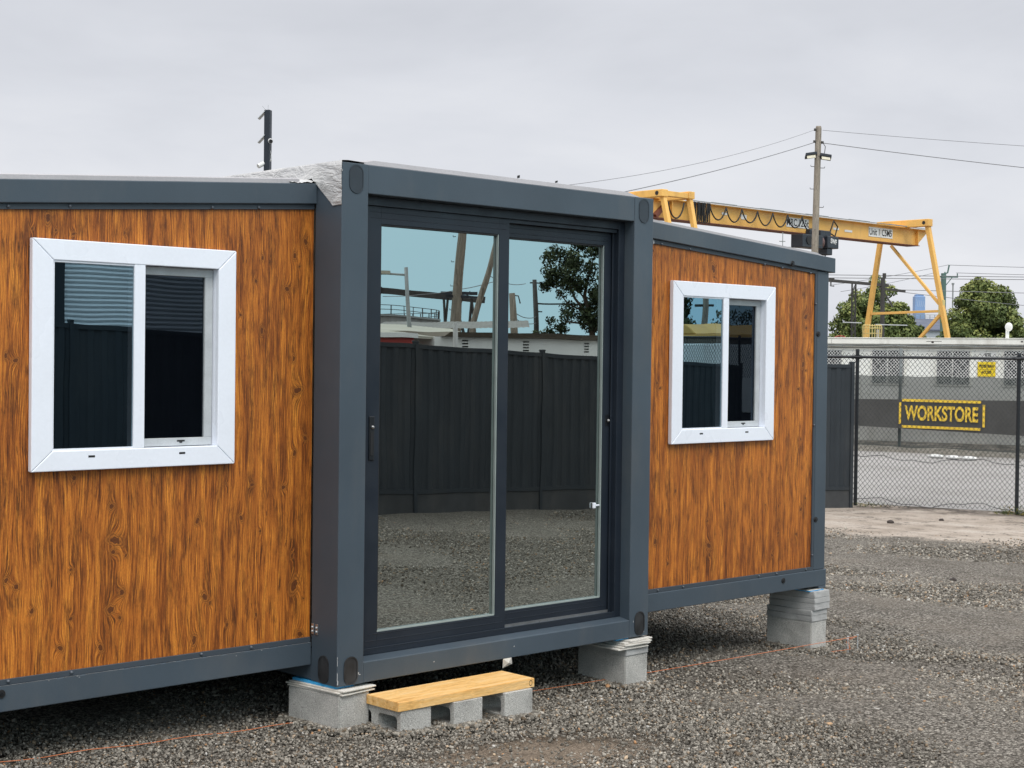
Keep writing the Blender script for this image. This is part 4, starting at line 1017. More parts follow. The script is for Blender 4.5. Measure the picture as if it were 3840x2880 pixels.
bar(1.38, 3.59, .570, .640); bar(1.38, 3.58, -.135, -.065); bar(1.29, 1.355, -.035, .545); bar(3.635, 3.70, -.045, .540)
loose(m, 'border_bar', M['banneryel'], bn)
text_on('lettering', 'WORKSTORE', .53, SP(2.495, .252, -.138), SD, M['banneryel'], bn, .63, .016)

# ------------------------------------------------------------------ site office
def OP(t_, z, o=0.): p = OL+OD*t_+ON*o; return (p.x, p.y, z)
of = thing('site_office', OP(3, -.75), 'long white portable site office with mesh-guarded windows', 'building')
def slab(m, t0, t1, z0, z1, o0, o1):
    c = V(OP((t0+t1)/2, (z0+z1)/2, (o0+o1)/2)); return m.obox(c, OD*(t1-t0)/2, ON*(o1-o0)/2, V((0,0,(z1-z0)/2)))
m = MB(); slab(m, -8, 12, -.75, 2.09, 0, 3)
for k in range(9):
    zz = -.5+k*.29; slab(m, -8.001, 12.001, zz, zz+.012, -.006, .0)
m.build('wall', M['office'], of)
m = MB(); slab(m, -8.1, 12.1, 2.17, 2.34, -.16, 3.1); slab(m, -8.05, 12.05, 2.0905, 2.169, -.10, 3.05); slab(m, -8.12, 12.12, 2.3405, 2.362, -.18, 3.12); m.build('roof', M['officeroof'], of, .006)
m = MB()
for zz in (2.125, 2.055): m.tube([OP(-8, zz, -.125), OP(12, zz, -.125)], .011, 6)
loose(m, 'conduit', M['dullmetal'], of)
m = MB(); slab(m, 2.9, 3.35, 2.25, 2.262, -.163, -.158); slab(m, 3.05, 3.12, 2.205, 2.25, -.163, -.158); slab(m, .05, .056, 2.18, 2.335, -.163, -.158); slab(m, 5.6, 5.66, 2.24, 2.28, -.163, -.158); loose(m, 'paint_peel', M['darkstone'], of)
for t0 in (-2.62, -.62, 1.27, 3.19, 5.12, 7.0):
    m = MB(); f_ = .05; slab(m, t0-f_, t0, .94, 2.03, -.03, .0); slab(m, t0+.95, t0+.95+f_, .94, 2.03, -.03, .0); slab(m, t0, t0+.95, 1.985, 2.03, -.03, 0.); slab(m, t0, t0+.95, .94, .985, -.03, .0); slab(m, t0+.44, t0+.47, .985, 1.985, -.025, 0)
    wn_ = m.build('window', M['officeroof'], of)
    m = MB(); slab(m, t0, t0+.44, .985, 1.985, -.012, -.004); slab(m, t0+.47, t0+.95, .985, 1.985, -.012, -.004); loose(m, 'pane', M['winglass'], wn_)
    m = MB(); k = 0
    for sgn in (1, -1):
        for i in range(-16, 17):
            a = t0+.475+i*.095; pts = []
            # clip a diagonal to the window rectangle
            p0 = [a-.5*sgn*.95*1.0, .985]; p1 = [a+.5*sgn*.95, 1.985]
            def clip(p, q):
                (x0, y0), (x1, y1) = p, q; ts = [0, 1]
                for lo, hi, v0, dv in ((t0, t0+.95, x0, x1-x0),):
                    ta, tb = (lo-v0)/dv, (hi-v0)/dv; ta, tb = min(ta, tb), max(ta, tb); ts = [max(ts[0], ta), min(ts[1], tb)]
                return ts
            ta, tb = clip(p0, p1)
            if tb-ta < .02: continue
            A = (p0[0]+(p1[0]-p0[0])*ta, p0[1]+ta*1.0); B = (p0[0]+(p1[0]-p0[0])*tb, p0[1]+tb*1.0)
            m.beam(OP(A[0], A[1], -.05-.004*(sgn > 0)), OP(B[0], B[1], -.05-.004*(sgn > 0)), .016, .004, up=tuple(ON))
    m.build('guard_mesh', M['guard'], wn_)
ps = thing('pedestrian_sign', OP(4.62, 1.23, -.05), 'yellow pedestrian access sign on the white office wall', 'sign')
m = MB(); slab(m, 4.37, 4.88, 1.23, 1.66, -.03, -.012); m.build('plate', M['signyel'], ps, .01)
m = MB(); slab(m, 4.39, 4.86, 1.445, 1.451, -.033, -.0305); m.build('divider_line', M['ink'], ps)
text_on('lettering', 'PEDESTRIAN', .115, OP(4.625, 1.535, -.033), OD, M['ink'], ps, .62, .0035); text_on('lettering', 'ACCESS', .115, OP(4.625, 1.36, -.033), OD, M['ink'], ps, .72, .0035)
ss = thing('office_sign', OP(4.66, 1.68, -.05), 'small white sign reading site office above the yellow sign', 'sign')
m = MB(); slab(m, 4.44, 4.90, 1.675, 1.945, -.022, -.008); m.build('plate', M['plate'], ss, .005)
text_on('lettering', 'SITE', .12, OP(4.66, 1.865, -.025), OD, M['ink'], ss, .8, .003); text_on('lettering', 'OFFICE', .12, OP(4.66, 1.735, -.025), OD, M['ink'], ss, .72, .003)
dsh = thing('satellite_dish', OP(5.12, 2.36, .5), 'small white dish on a short post on the office roof', 'dish')
m = MB(); m.tube([OP(5.12, 2.35, .5), OP(5.12, 2.62, .5)], .05, 10); m.build('post', M['plate'], dsh)
m = MB(); c = V(OP(5.17, 2.70, .42)); m.sphere(tuple(c), .13, 18, 12, (.6,.9,1.)); m.build('dish_bowl', M['plate'], dsh, smooth=True)

# ------------------------------------------------------------------ yellow gantry crane
cr = thing('gantry_crane', (52, 36, -.75), 'big yellow goliath gantry crane with looped festoon cables', 'crane')
gx0, gx1 = 39.2, 62.0
m = MB(); m.box(gx0, gx1, 35.82, 36.18, 7.375, 8.13); m.extrude([(gx1,35.83,7.38),(gx1,35.83,8.129),(gx1+.9,35.83,8.129),(gx1+.85,35.83,8.0)], (0,.04,0)); m.extrude([(gx1,36.13,7.38),(gx1,36.13,8.129),(gx1+.9,36.13,8.129)], (0,.04,0))
for x in (40.2, 41.9, 43.6, 62-.12): m.box(x, x+.03, 35.66, 35.82, 7.376, 8.12)
m.build('girder', M['yellow'], cr)
m = MB(); m.box(gx0, gx1, 35.64, 36.36, 7.345, 7.374); m.build('bottom_flange', M['rust'], cr)
m = MB(); m.box(gx0, gx1+.9, 35.60, 36.40, 8.131, 8.165); m.build('top_flange', M['yellow'], cr)
m = MB(); 
for i in range(11): x = 44.3+i*1.65; m.box(x, x+1.66, 35.52, 35.60, 8.19, 8.215+.02*(i % 2))
m.build('cable_track', M['galv'], cr)
# end frames
def xbeam(x, y0, y1, z0, z1, w_=.36, hole_=True):
    m = MB(); m.box(x-w_/2, x+w_/2, y0, y1, z0, z1); b = m.build('cross_beam', M['yellow'], cr, .02)
    if hole_:
        m = MB(); m.tube([(x-w_/2-.012, y0+.27, (z0+z1)/2), (x-w_/2+.02, y0+.27, (z0+z1)/2)], .085, 14); m.build('pin_hole', M['dark'], b)
xbeam(60.85, 34.35, 37.25, 8.17, 8.52); xbeam(41.30, 34.05, 37.6, 7.99, 8.27); xbeam(42.92, 34.05, 37.6, 8.02, 8.31, .34, False)
m = MB(); m.beam((41.48,34.22,8.13), (42.75,34.22,8.13), .26, .20); m.build('tie_beam', M['yellow'], cr, .01)
m = MB(); m.beam((43.5,35.9,8.1), (42.6,35.75,7.4), .22, .2); m.build('knee_brace', M['rust'], cr)
def leg(p, q, w_=.2): m = MB(); m.beam(p, q, w_*.72, w_*.72); m.build('leg', M['yellow'], cr, .02)
leg((60.88,34.52,8.17), (61.15,32.75,-.75), .30); leg((60.95,37.1,8.17), (61.25,38.75,-.75), .30)
leg((41.36,34.2,7.99), (41.70,32.2,-.75), .27); leg((42.94,34.2,8.02), (42.95,32.2,-.75), .27)
leg((41.36,37.4,7.99), (41.5,39.3,-.75), .27); leg((42.94,37.4,8.02), (42.95,39.3,-.75), .27)
m = MB(); m.beam((61.0,33.85,4.12), (61.1,37.75,4.05), .13, .12); m.build('strut', M['yellow'], cr, .01)
m = MB(); m.beam((60.9,36.55,7.34), (61.0,33.9,4.45), .14, .13); m.beam((61.0,33.8,4.0), (61.1,36.2,1.6), .15, .14); loose(m, 'diagonal_brace', M['yellow'], cr, bevel=.01)
m = MB(); m.box(60.90,61.1,33.66,33.9,3.95,4.65); m.build('gusset', M['yellow2'], cr)
# festoon loops
m = MB()
for i in range(7):
    xa = 45.85+i*1.07; dp = .56+.03*math.sin(i*2.3)
    m.tube([(xa+1.07*k/12, 35.55, 8.08-dp*(1-((k-6)/6)**2)**.8) for k in range(13)], .032, 6)
for xa in (39.3, 41.3, 43.2):
    m.tube([(xa+1.0*k/12, 35.55, 8.06-.66*(1-((k-6)/6)**2)**.7) for k in range(13)], .034, 6)
m.tube([(53.3,35.5,7.2),(54.3,35.5,7.5),(54.6,35.5,8.05),(54.9,35.5,7.8),(54.7,35.5,7.35),(54.4,35.5,7.45)], .034, 6)
loose(m, 'festoon_cable', M['cable'], cr, smooth=True)
m = MB()
for i in range(26):
    x = 44.62+i*.044*1.0+random.uniform(-.01, .01); y = 35.52-random.uniform(0, .1); dp = random.uniform(.72, .88)
    m.tube([(x, y, 8.15), (x+random.uniform(-.03,.03), y, 7.8), (x+random.uniform(-.04,.04), y, 8.15-dp)], .022, 5)
m.build('cable_bundle', M['cable'], cr)
# hoist under the girder
m = MB(); m.box(51.45,52.95,34.9,35.55,6.66,7.24); m.box(52.9,53.2,35.0,36.2,7.0,7.5); m.box(53.3,54.15,34.9,35.6,6.72,7.26); m.box(53.35,53.75,34.95,35.45,6.42,6.715); m.box(52.6,54.2,35.35,35.6,7.26,7.55)
hs_ = m.build('hoist', M['hoist'], cr, .03)
m = MB(); m.tube([(52.2,35.2,6.95),(53.1,35.2,6.95)], .30, 20); m.build('drum', M['hoistred'], hs_)
m = MB(); m.tube([(51.9,34.895,6.98),(51.9,34.86,6.98)], .19, 20); m.build('fan_opening', M['dark'], hs_)
m = MB(); m.tube([(53.55,35.2,6.45),(53.55,35.2,6.15)], .03, 6); m.tube([(53.55+.1*math.cos(a), 35.2, 6.08+.1*math.sin(a)) for a in [math.radians(90+i*30) for i in range(10)]], .03, 8); m.build('hook', M['hoist'], hs_)
text_on('lettering', 'SWF', .30, (53.74,34.885,7.02), (1,0,-.12), M['plate'], hs_, .8, .008)
def splate(x0, x1, z0, z1, s, size, sx, txo=0.):
    m = MB(); m.box(x0, x1, 35.80, 35.815, z0, z1); p = m.build('sign_plate', M['plate'], cr)
    if s: text_on('lettering', s, size, ((x0+x1)/2+txo, 35.797, (z0+z1)/2-.01), (1,0,0), M['ink'], p, sx, .006)
splate(51.45, 53.10, 7.60, 8.02, 'MRC 12.5t', .44, .84); splate(57.85, 58.84, 7.58, 8.03, 'Unit 1', .44, .82); splate(58.87, 59.85, 7.58, 8.03, 'C5M5', .44, .78)
splate(46.95, 47.3, 7.80, 7.90, None, 0, 1); splate(48.25, 48.62, 7.70, 7.90, None, 0, 1); splate(55.0, 55.45, 7.70, 7.80, None, 0, 1); splate(55.9, 56.5, 7.66, 7.76, None, 0, 1)

# ------------------------------------------------------------------ timber pole, floodlights, wires
tp = thing('timber_pole', (41.0, 26.86, -.75), 'tall weathered timber power pole standing in front of the yellow crane', 'pole')
m = MB(); m.tube([(41.00,26.86,-.9),(41.12,26.86,4.5),(41.26,26.86,9.90),(41.262,26.86,9.98)], [.135,.125,.108,.09], 16); m.build('shaft', M['pole'], tp, smooth=True)
RT = V((.727,-.686,0)); FW = V((.686,.727,0))
def off(c, r=0, f=0, z=0): p = V(c)+RT*r+FW*f; p.z += z; return tuple(p)
m = MB()
for i, zz in enumerate((8.55,8.5,7.75,7.1,6.35,5.75)):
    c = (41.00+.0265*(zz+.75), 26.86, zz); s_ = 1 if i % 2 else -1; m.tube([off(c, .10*s_), off(c, .24*s_), off(c, .25*s_, 0, .05)], .012, 5)
loose(m, 'step_iron', M['dullmetal'], tp)
for s_, zz in ((-1, 8.93), (1, 8.88)):
    c = (41.23,26.86,zz); m = MB(); m.obox(off(c, .26*s_, -.10), RT*.20+V((0,0,-.03*s_)), FW*.10+V((0,0,-.06)), V((0,0,.045))); m.tube([off(c, .08*s_), off(c, .2*s_, -.05)], .03, 6); fl = m.build('floodlight', M['hoist'], tp, .01)
    m = MB(); m.obox(off(c, .26*s_, -.19, -.06), RT*.15+V((0,0,-.02*s_)), V((0,0,.05))+FW*.02, FW*.008); m.build('lens', pbr('floodlight_lens', (.45,.42,.30), .3, .05, 3), fl)
m = MB(); c = (41.25,26.86,9.85); m.tube([off(c,-.1,-.05), off(c,-.16,-.05)], .05, 8); m.tube([off(c,.1,-.05,-.45), off(c,.18,-.05,-.45)], .05, 8); m.tube([off(c,-.1,-.05,-.42), off(c,-.18,-.05,-.42)], .05, 8)
m.tube([off(c,.14,-.08,-.45), off(c,.24,-.08,-.6), off(c,.22,-.08,-.8), off(c,.12,-.08,-1.)], .014, 5); loose(m, 'insulator', M['dullmetal'], tp)
def wire(name, a, b, sag, r, label, grp, n=24, mat=None):
    a, b = V(a), V(b); m = MB(); m.tube([a.lerp(b, i/n)-V((0,0,sag*4*(i/n)*(1-i/n))) for i in range(n+1)], r, 5)
    tag(m.build(name, mat or M['wire'], loc=tuple(a)), label, 'power line', grp)
wire('power_line', (41.16,26.95,9.85), (21.92,22.05,5.74), .30, .007, 'upper thin wire running left from the timber pole', 'wires at the timber pole')
wire('power_line', (41.12,26.97,9.39), (21.92,21.90,5.20), .16, .013, 'lower thick wire running left from the timber pole', 'wires at the timber pole')
wire('power_line', (41.36,26.76,9.84), (60,5.5,8.6), .35, .008, 'upper thin wire running right from the timber pole', 'wires at the timber pole')
wire('power_line', (41.36,26.76,9.39), (60,5.5,6.9), .35, .013, 'lower thick wire running right from the timber pole', 'wires at the timber pole')

sp_ = thing('service_pole', (21.92,21.97,-.75), 'short timber service pole at the lower end of the two left-hand wires', 'pole')
MB().tube([(21.92,21.97,-.9),(21.92,21.97,5.85)], [.10,.085], 12).build('shaft', M['pole'], sp_, smooth=True)

# ------------------------------------------------------------------ camera mast behind the house
cm_ = thing('camera_mast', (9.31, 14.27, gz(9.31)), 'square dark steel mast with floodlights and white cameras rising behind the roof', 'mast')
m = MB(); m.obox((9.31,14.27,2.44), RT*.046+FW*-.012, FW*.046+RT*.012, V((0,0,2.94))); m.build('mast_post', M['door'], cm_, .008)
c = (9.31,14.27,0)
for zz in (5.30, 4.93):
    m = MB(); pA = [off(c, -.05, -.05, zz+.06), off(c, -.05, .12, zz+.06), off(c, -.155, .12, zz-.055), off(c, -.155, -.05, zz-.055)]
    m.extrude(pA, (.012,-.012,.006)); m.build('floodlight', M['alu'], cm_)
m = MB(); m.tube([off(c, .03, .02, 4.915), off(c, .065, -.13, 4.88)], .036, 14); k_ = m.build('security_camera', M['plate'], cm_)
m = MB(); m.tube([off(c, .066, -.132, 4.88), off(c, .067, -.137, 4.879)], .030, 14); m.build('lens', M['dark'], k_)
m = MB(); m.tube([off(c, -.05, 0., 4.44+.12), off(c, -.135, -.07, 4.50)], .035, 14); m.build('security_camera', M['plate'], cm_)
m = MB(); m.tube([off(c, .055+.012*math.cos(a), -.03, 4.60+.012*math.sin(a)) for a in [i*.7 for i in range(10)]], .004, 5); m.tube([off(c,.055,-.03,4.61), off(c,.06,-.03,4.68), off(c,.05,-.03,4.75)], .004, 5); m.build('cable_loop', M['plate'], cm_)
m = MB(); m.tube([off(c, -.02, 0, 5.37), off(c, -.09, 0, 5.44)], .002, 4); m.tube([off(c, 0, 0, 5.37), off(c, .0, 0, 5.46)], .002, 4); loose(m, 'bird_spike', M['galv'], cm_)

# ------------------------------------------------------------------ trees
def tree(name, base, clumps, leaf_n, leaf_s, mat, label, trunk, cat='tree', grp=None, seed=1, tone_z=(2,8), core=.55, branches=()):
    root = thing(name, base, label, cat, grp); r_ = np.random.default_rng(seed); pts = []; nr = []; tone = []
    for (cx, cy, cz, R_) in clumps:
        n = int(leaf_n*(R_/1.)**2)
        d = r_.normal(size=(n, 3)); d /= np.linalg.norm(d, axis=1)[:, None]; rr = R_*(core+(1.08-core)*r_.random(n)**.6)
        sc = np.array((1,1,.85)); p = np.array((cx, cy, cz))+d*rr[:, None]*sc; pts.append(p); nr.append(d)
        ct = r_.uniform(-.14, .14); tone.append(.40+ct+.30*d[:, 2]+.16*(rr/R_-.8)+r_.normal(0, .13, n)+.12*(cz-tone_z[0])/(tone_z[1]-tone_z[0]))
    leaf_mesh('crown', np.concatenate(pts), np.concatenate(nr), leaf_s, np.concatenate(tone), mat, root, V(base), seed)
    m = MB()
    for path, r0 in trunk: m.tube(path, [r0*(1-.6*i/(len(path)-1)) for i in range(len(path))], 10)
    for path, r0 in branches: m.tube(path, [r0*(1-.7*i/max(1, len(path)-1)) for i in range(len(path))], 6)
    m.build('trunk', M['bark'], root, smooth=True)
    return root
def dome(cx, cy, hw, zlo, zhi, n, seed, rmin=.55, rmax=1.0, lean=0, shape=1.):
    """clumps spread through a broad rounded crown"""
    r_ = random.Random(seed); out = []
    while len(out) < n:
        a = r_.uniform(-1, 1); b = r_.uniform(-1, 1); h_ = r_.random()
        lim = (1-h_**2.1)**.62*shape if h_ > .25 else .92+.08*h_
        q = math.hypot(a, b)
        if q > lim or (q < lim*.35 and h_ < .6): continue
        R_ = r_.uniform(rmin, rmax)*(1-.35*h_)
        p = V((cx, cy, 0))+RT*(a*(hw-R_*.8)+lean*h_)+FW*(b*(hw-R_)*.8); out.append((p.x, p.y, zlo+(zhi-zlo-R_*.8)*h_, R_))
    return out
b1 = (81.2, 51.0, -.75)
t1 = dome(81.1, 50.9, 3.25, 1.2, 7.5, 150, 4, .55, 1.0, .05)
tree('round_tree', b1, t1, 760, .115, M['leaf'], 'dense round green tree left of the crane leg, behind the white office', [([(81.2,51,-.9),(81.2,51,1.2),(81.0,51,3.)], .30)], seed=3)
b2 = (86.4, 46.1, -.75)
t2 = dome(86.45, 46.1, 3.4, 1.0, 7.5, 165, 9, .55, 1.05, .0, .95)
q_ = V((86.45,46.1,0))+RT*3.0; t2 += dome(q_.x, q_.y, 2.2, .9, 4.6, 60, 31, .5, .9)
tree('round_tree', b2, t2, 760, .115, M['leaf'], 'dense round green tree at the far right, behind the satellite dish', [([(86.4,46.1,-.9),(86.4,46.1,1.),(86.5,46.1,3.)], .30)], seed=5)
t3 = dome(83.4, 49.6, 1.5, .8, 5.2, 45, 12, .45, .75)
tree('round_tree', (83.4,49.6,-.75), t3, 760, .115, M['leaf'], 'lower green tree just right of the tall left tree, under the crane strut', [([(83.4,49.6,-.9),(83.4,49.6,1.5)], .2)], seed=8)

# ------------------------------------------------------------------ rail masts, lines, far buildings
rm = thing('rail_mast', (68.7, 42.1, -.75), 'dark railway mast with a long cross beam in front of the left tree', 'mast')
m = MB(); m.tube([(68.7,42.1,-.9),(68.7,42.1,6.3)], .12, 10); m.build('mast_post', M['dullmetal'], rm)
m = MB(); m.beam((64.6,46.0,6.33), (68.95,41.9,5.88), .16, .16); m.beam((68.55,42.25,5.72), (69.6,41.25,5.58), .12, .12); m.beam((68.75,42.05,5.5), (69.1,41.7,4.7), .08, .08)
loose(m, 'cross_beam', M['dullmetal'], rm)
m = MB()
for a in (.35, .47): p = V((64.6,46.0,6.33)).lerp(V((68.95,41.9,5.88)), a); m.tube([p, p-V((0,0,.3)), p-V((0,0,.3))+RT*.18], .04, 6); m.obox(p+V((0,0,.03)), RT*.18, FW*.08, V((0,0,.10)))
m.tube([(68.75,42.05,6.25),(68.75,42.05,6.55)], .10, 8); loose(m, 'insulator', M['dullmetal'], rm)
lm = thing('lattice_mast', (67.56, 43.2, -.75), 'thin lattice railway mast in front of the left tree', 'mast')
m = MB()
for sx_ in (-1, 1):
    for sy_ in (-1, 1): p = V((67.56,43.2,0))+RT*.10*sx_+FW*.10*sy_; m.beam((p.x,p.y,-.8), (p.x,p.y,5.95), .035, .035)
for i in range(16):
    z = -.5+i*.4; a, b = V((67.56,43.2,z))-RT*.10*(1 if i % 2 else -1), V((67.56,43.2,z+.4))+RT*.10*(1 if i % 2 else -1); m.beam(a-FW*.14, b-FW*.14, .035, .035); m.beam(a+FW*.14, b+FW*.14, .035, .035)
m.build('lattice', M['dullmetal'], lm)
m = MB(); 
for zz, a, b in ((3.78,-1.05,-.05), (3.68,.7,2.4)): m.beam(V((67.56,43.2,zz))+RT*a-FW*2.2, V((67.56,43.2,zz-.02))+RT*b-FW*2.2, .06, .05)
loose(m, 'street_light_arm', M['alu'], lm)
gp = thing('steel_pole', (111.1, 64.0, -.75), 'tall green painted power pole with a crossarm, right of the crane leg', 'pole')
m = MB(); m.tube([(111.1,64,-.9),(111.1,64,9.25)], [.26,.22], 12); m.tube([(111.1,64,9.2),(111.35,63.78,9.3),(111.45,63.7,9.95)], .07, 6); m.build('shaft', M['green_pole'], gp)
m = MB(); a_ = V((111.1,64,8.95)); m.beam(a_-RT*.75, a_+RT*1.2, .12, .12); m.beam(a_+RT*.2-V((0,0,.7)), a_+RT*.75, .06, .06)
for q in (-.7, .1, 1.15): m.tube([a_+RT*q+V((0,0,.05)), a_+RT*q+V((0,0,.42 if q < 1 else .3))], .05, 6)
m.build('crossarm', M['green_pole'], gp)
lines = (((60.9,64.2,7.02),(96.5,30.2,7.05),.0,.022,'twin line crossing low behind the crane, upper strand'),((60.9,64.2,6.80),(96.5,30.2,6.92),.0,.022,'twin line crossing low behind the crane, lower strand'),
 ((111.35,63.78,9.95),(130,46.,9.75),.1,.022,'top wire running right from the green pole'),((111.35,63.78,9.95),(92,62.,7.4),.1,.020,'top wire running left from the green pole'),
 ((110.6,64.5,9.3),(92,61.,6.9),.1,.020,'second wire running left from the green pole crossarm'),((111.9,63.3,9.3),(130,46.,9.2),.1,.022,'second wire running right from the green pole crossarm'),
 ((69.5,41.35,5.65),(100,20.,5.75),.1,.018,'railway wire running right from the dark mast'),((69.3,41.5,5.55),(88,38.,4.9),.1,.016,'railway wire passing in front of the far tower'),
 ((66.0,44.7,6.1),(75.5,53.0,3.6),.05,.018,'slanting stay wire left of the left tree'),((65.6,45.0,6.0),(74.6,53.5,3.2),.05,.018,'lower slanting stay wire left of the left tree'))
for a, b, s_, r_, lb in lines: wire('overhead_wire', a, b, s_, r_, lb, 'overhead wires behind the crane', 10)
tw = thing('office_tower', (785.0, 487.5, 0), 'hazy blue high-rise tower far away between the trees', 'building')
pA, pB = V((783.0,489.6,0)), V((787.2,485.4,0)); dT = (pB-pA).normalized(); c = (pA+pB)/2
m = MB(); m.obox((c.x, c.y, 20), dT*3.0, V((dT.y,-dT.x,0))*3, V((0,0,21.3))); m.obox((c.x,c.y,41.8), dT*2.3, V((dT.y,-dT.x,0))*2.4, V((0,0,.6))); m.build('facade', M['tower'], tw, .4)
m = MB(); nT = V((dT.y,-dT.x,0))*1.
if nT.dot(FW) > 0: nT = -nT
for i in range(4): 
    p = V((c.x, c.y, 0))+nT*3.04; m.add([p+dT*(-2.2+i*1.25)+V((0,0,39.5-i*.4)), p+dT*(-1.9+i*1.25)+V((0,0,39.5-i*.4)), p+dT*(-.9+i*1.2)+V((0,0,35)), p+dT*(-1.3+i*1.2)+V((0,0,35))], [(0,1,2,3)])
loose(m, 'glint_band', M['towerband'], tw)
wh = thing('warehouse', (118.7, 70.5, -.75), 'pale grey warehouse with a dark roof and railing behind the crane legs', 'building')
m = MB(); c = V((119.6,69.7,0)); m.obox((c.x, c.y, 1.9), RT*2.6, FW*4, V((0,0,2.65))); m.build('wall', M['warehouse'], wh)
m = MB(); m.add([off(c,-2.7,-4.2,4.55), off(c,2.7,-4.2,4.55), off(c,2.7,4.2,5.75), off(c,-2.7,4.2,5.75), off(c,-2.7,-4.2,4.65), off(c,2.7,-4.2,4.65), off(c,2.7,4.2,5.85), off(c,-2.7,4.2,5.85)], [(0,3,2,1),(4,5,6,7),(0,1,5,4),(1,2,6,5),(2,3,7,6),(3,0,4,7)]); m.build('roof', M['whroof'], wh)
m = MB(); 
for zz in (6.0, 6.2): m.beam(off(c,-2.7,4.2,zz), off(c,2.7,4.2,zz), .05, .05)
for i in range(13): m.beam(off(c,-2.7+i*.45,4.2,5.8), off(c,-2.7+i*.45,4.2,6.2), .04, .04)
m.build('railing', M['galv'], wh)
for (r0, zt, lb) in ((-1.5, 8.4, 'slim grey light mast left of the far tower'), (4.9, 8.0, 'slim grey light mast right of the green pole')):
    m = MB(); q = off((112.5,65.4,0), r0+2.8, 0, 0); m.tube([(q[0],q[1],-.8),(q[0],q[1],zt)], .06, 6); m.tube([(q[0],q[1],zt),(q[0],q[1],zt+.15)], .12, 6); tag(m.build('light_mast', M['galv'], loc=(q[0],q[1],-.75)), lb, 'mast', 'far slim masts')
# yellow wire cage, red wheel rim and aerial standing beyond the office
cg = thing('wire_cage', (46.9, 28.25, 2.3), 'pale yellow wire cage standing in front of the left crane leg, above the office roof', 'cage')
m = MB(); n = 22
prof = [(2.3,.33),(2.52,.345),(2.75,.365),(2.95,.375),(3.05,.36),(3.09,.30)]
for k in range(n):
    t_ = 2*math.pi*k/n; m.tube([(46.9+r*math.cos(t_), 28.25+r*math.sin(t_), z) for z, r in prof], .011, 5)
for z, r in prof[:5]: m.tube([(46.9+r*math.cos(a), 28.25+r*math.sin(a), z) for a in [i*2*math.pi/24 for i in range(25)]], .011, 5)
m.build('cage_bars', M['yellow2'], cg)
m = MB(); m.tube([(47.05,28.1,-.75),(47.05,28.1,2.9)], .05, 8); m.build('cage_post', M['alu'], cg)
m = MB(); m.tube([(46.0+.36*RT.x*math.cos(a), 29.1+.36*RT.y*math.cos(a), 2.28+.36*math.sin(a)) for a in [i*2*math.pi/28 for i in range(29)]], .022, 6)
for i in range(8): a = i*math.pi/4; m.tube([(46.0,29.1,2.28), (46.0+.36*RT.x*math.cos(a), 29.1+.36*RT.y*math.cos(a), 2.28+.36*math.sin(a))], .014, 5)
tag(m.build('cable_reel', M['red'], loc=(46,29.1,1.9)), 'rusty red spoked reel rim showing above the office roof', 'reel')
am = thing('aerial_mast', (44.39, 30.7, -.75), 'thin aerial mast with small crossed elements above the right wing roof', 'aerial')
m = MB(); m.tube([(44.39,30.7,-.8),(44.39,30.7,6.62)], .016, 6); m.build('mast_post', M['galv'], am)
m = MB(); m.beam(off((44.39,30.7,6.27),-.13), off((44.39,30.7,6.27),.10), .05, .03); m.beam(off((44.39,30.7,6.05),-.05), off((44.39,30.7,6.05),.3), .05, .03); loose(m, 'aerial_element', M['galv'], am)

# ------------------------------------------------------------------ what the door and windows mirror: the yard in front
EX = V((.727,.686,0)); EN = V((.686,-.727,0))     # across / away, seen in the glass
def eo(c, a=0, f=0, z=0): p = V(c)+EX*a+EN*f; p.z += z; return tuple(p)
# shutter-fronted shed
sh = thing('shutter_shed', (7.1,-14.5,-.4), 'tall shed with a ribbed grey shutter front, mirrored in the left window', 'building')
m = MB(); prof = []; z = -.5
while z < 3.75:
    for dz_, dy_ in ((0,0),(.006,.02),(.012,.0),(.035,-.012),(.058,0)): prof.append((z+dz_, -12.6-dy_))
    z += .064
k = len(prof); m.v += [(5.17, y, z) for z, y in prof]+[(8.9, y, z) for z, y in prof]
for i in range(k-1): m.f.append((i, i+1, k+i+1, k+i))
m.build('shutter', M['shutter'], sh)
m = MB(); m.box(4.9,5.168,-12.9,-12.50,-.5,3.9); m.box(8.9,9.0,-12.9,-12.5,-.5,3.9); m.box(4.9,9.0,-17,-12.92,-.5,3.9); m.box(5.168,8.9,-12.9,-12.5,3.7,3.9); m.build('wall', M['colorbond'], sh)
rb = thing('red_building', (11,-18,-.7), 'low building with a red wall and cream roof, mirrored at the left of the door', 'building')
m = MB(); m.box(9.2, 11.30, -13.2, -12.9, -.7, 1.885); m.build('wall', M['red'], rb)
m = MB(); m.box(9.1, 11.35, -13.1, -12.84, 1.886, 1.96); m.build('gutter', M['white'], rb)
m = MB(); m.add([(9.1,-13.0,1.97),(13.6,-13.9,1.93),(21.5,-24.,2.42),(17.,-26,2.46),(9.1,-13.0,1.90),(13.6,-13.9,1.90),(21.5,-24,2.3),(17,-26,2.3)], [(0,3,2,1),(4,5,6,7),(0,1,5,4),(1,2,6,5),(2,3,7,6),(3,0,4,7)]); m.build('roof', M['creamroof'], rb)
wb = thing('white_cabin', (15.5,-14.6,-.75), 'long white portable cabin with a brown gutter behind the fence, mirrored in the door', 'building')
m = MB(); m.box(12.35,22.,-16.4,-13.6,-.75,1.94); m.build('wall', M['white'], wb)
m = MB(); m.add([(12.5,-13.5,1.945),(22.1,-13.5,1.945),(22.1,-16.5,1.945),(12.5,-16.5,1.945),(12.6,-13.45,2.02),(22.1,-13.45,2.06),(22.1,-16.5,2.08),(12.6,-16.5,2.05)], [(0,3,2,1),(4,5,6,7),(0,1,5,4),(1,2,6,5),(2,3,7,6),(3,0,4,7)]); m.build('roof', M['brownroof'], wb)
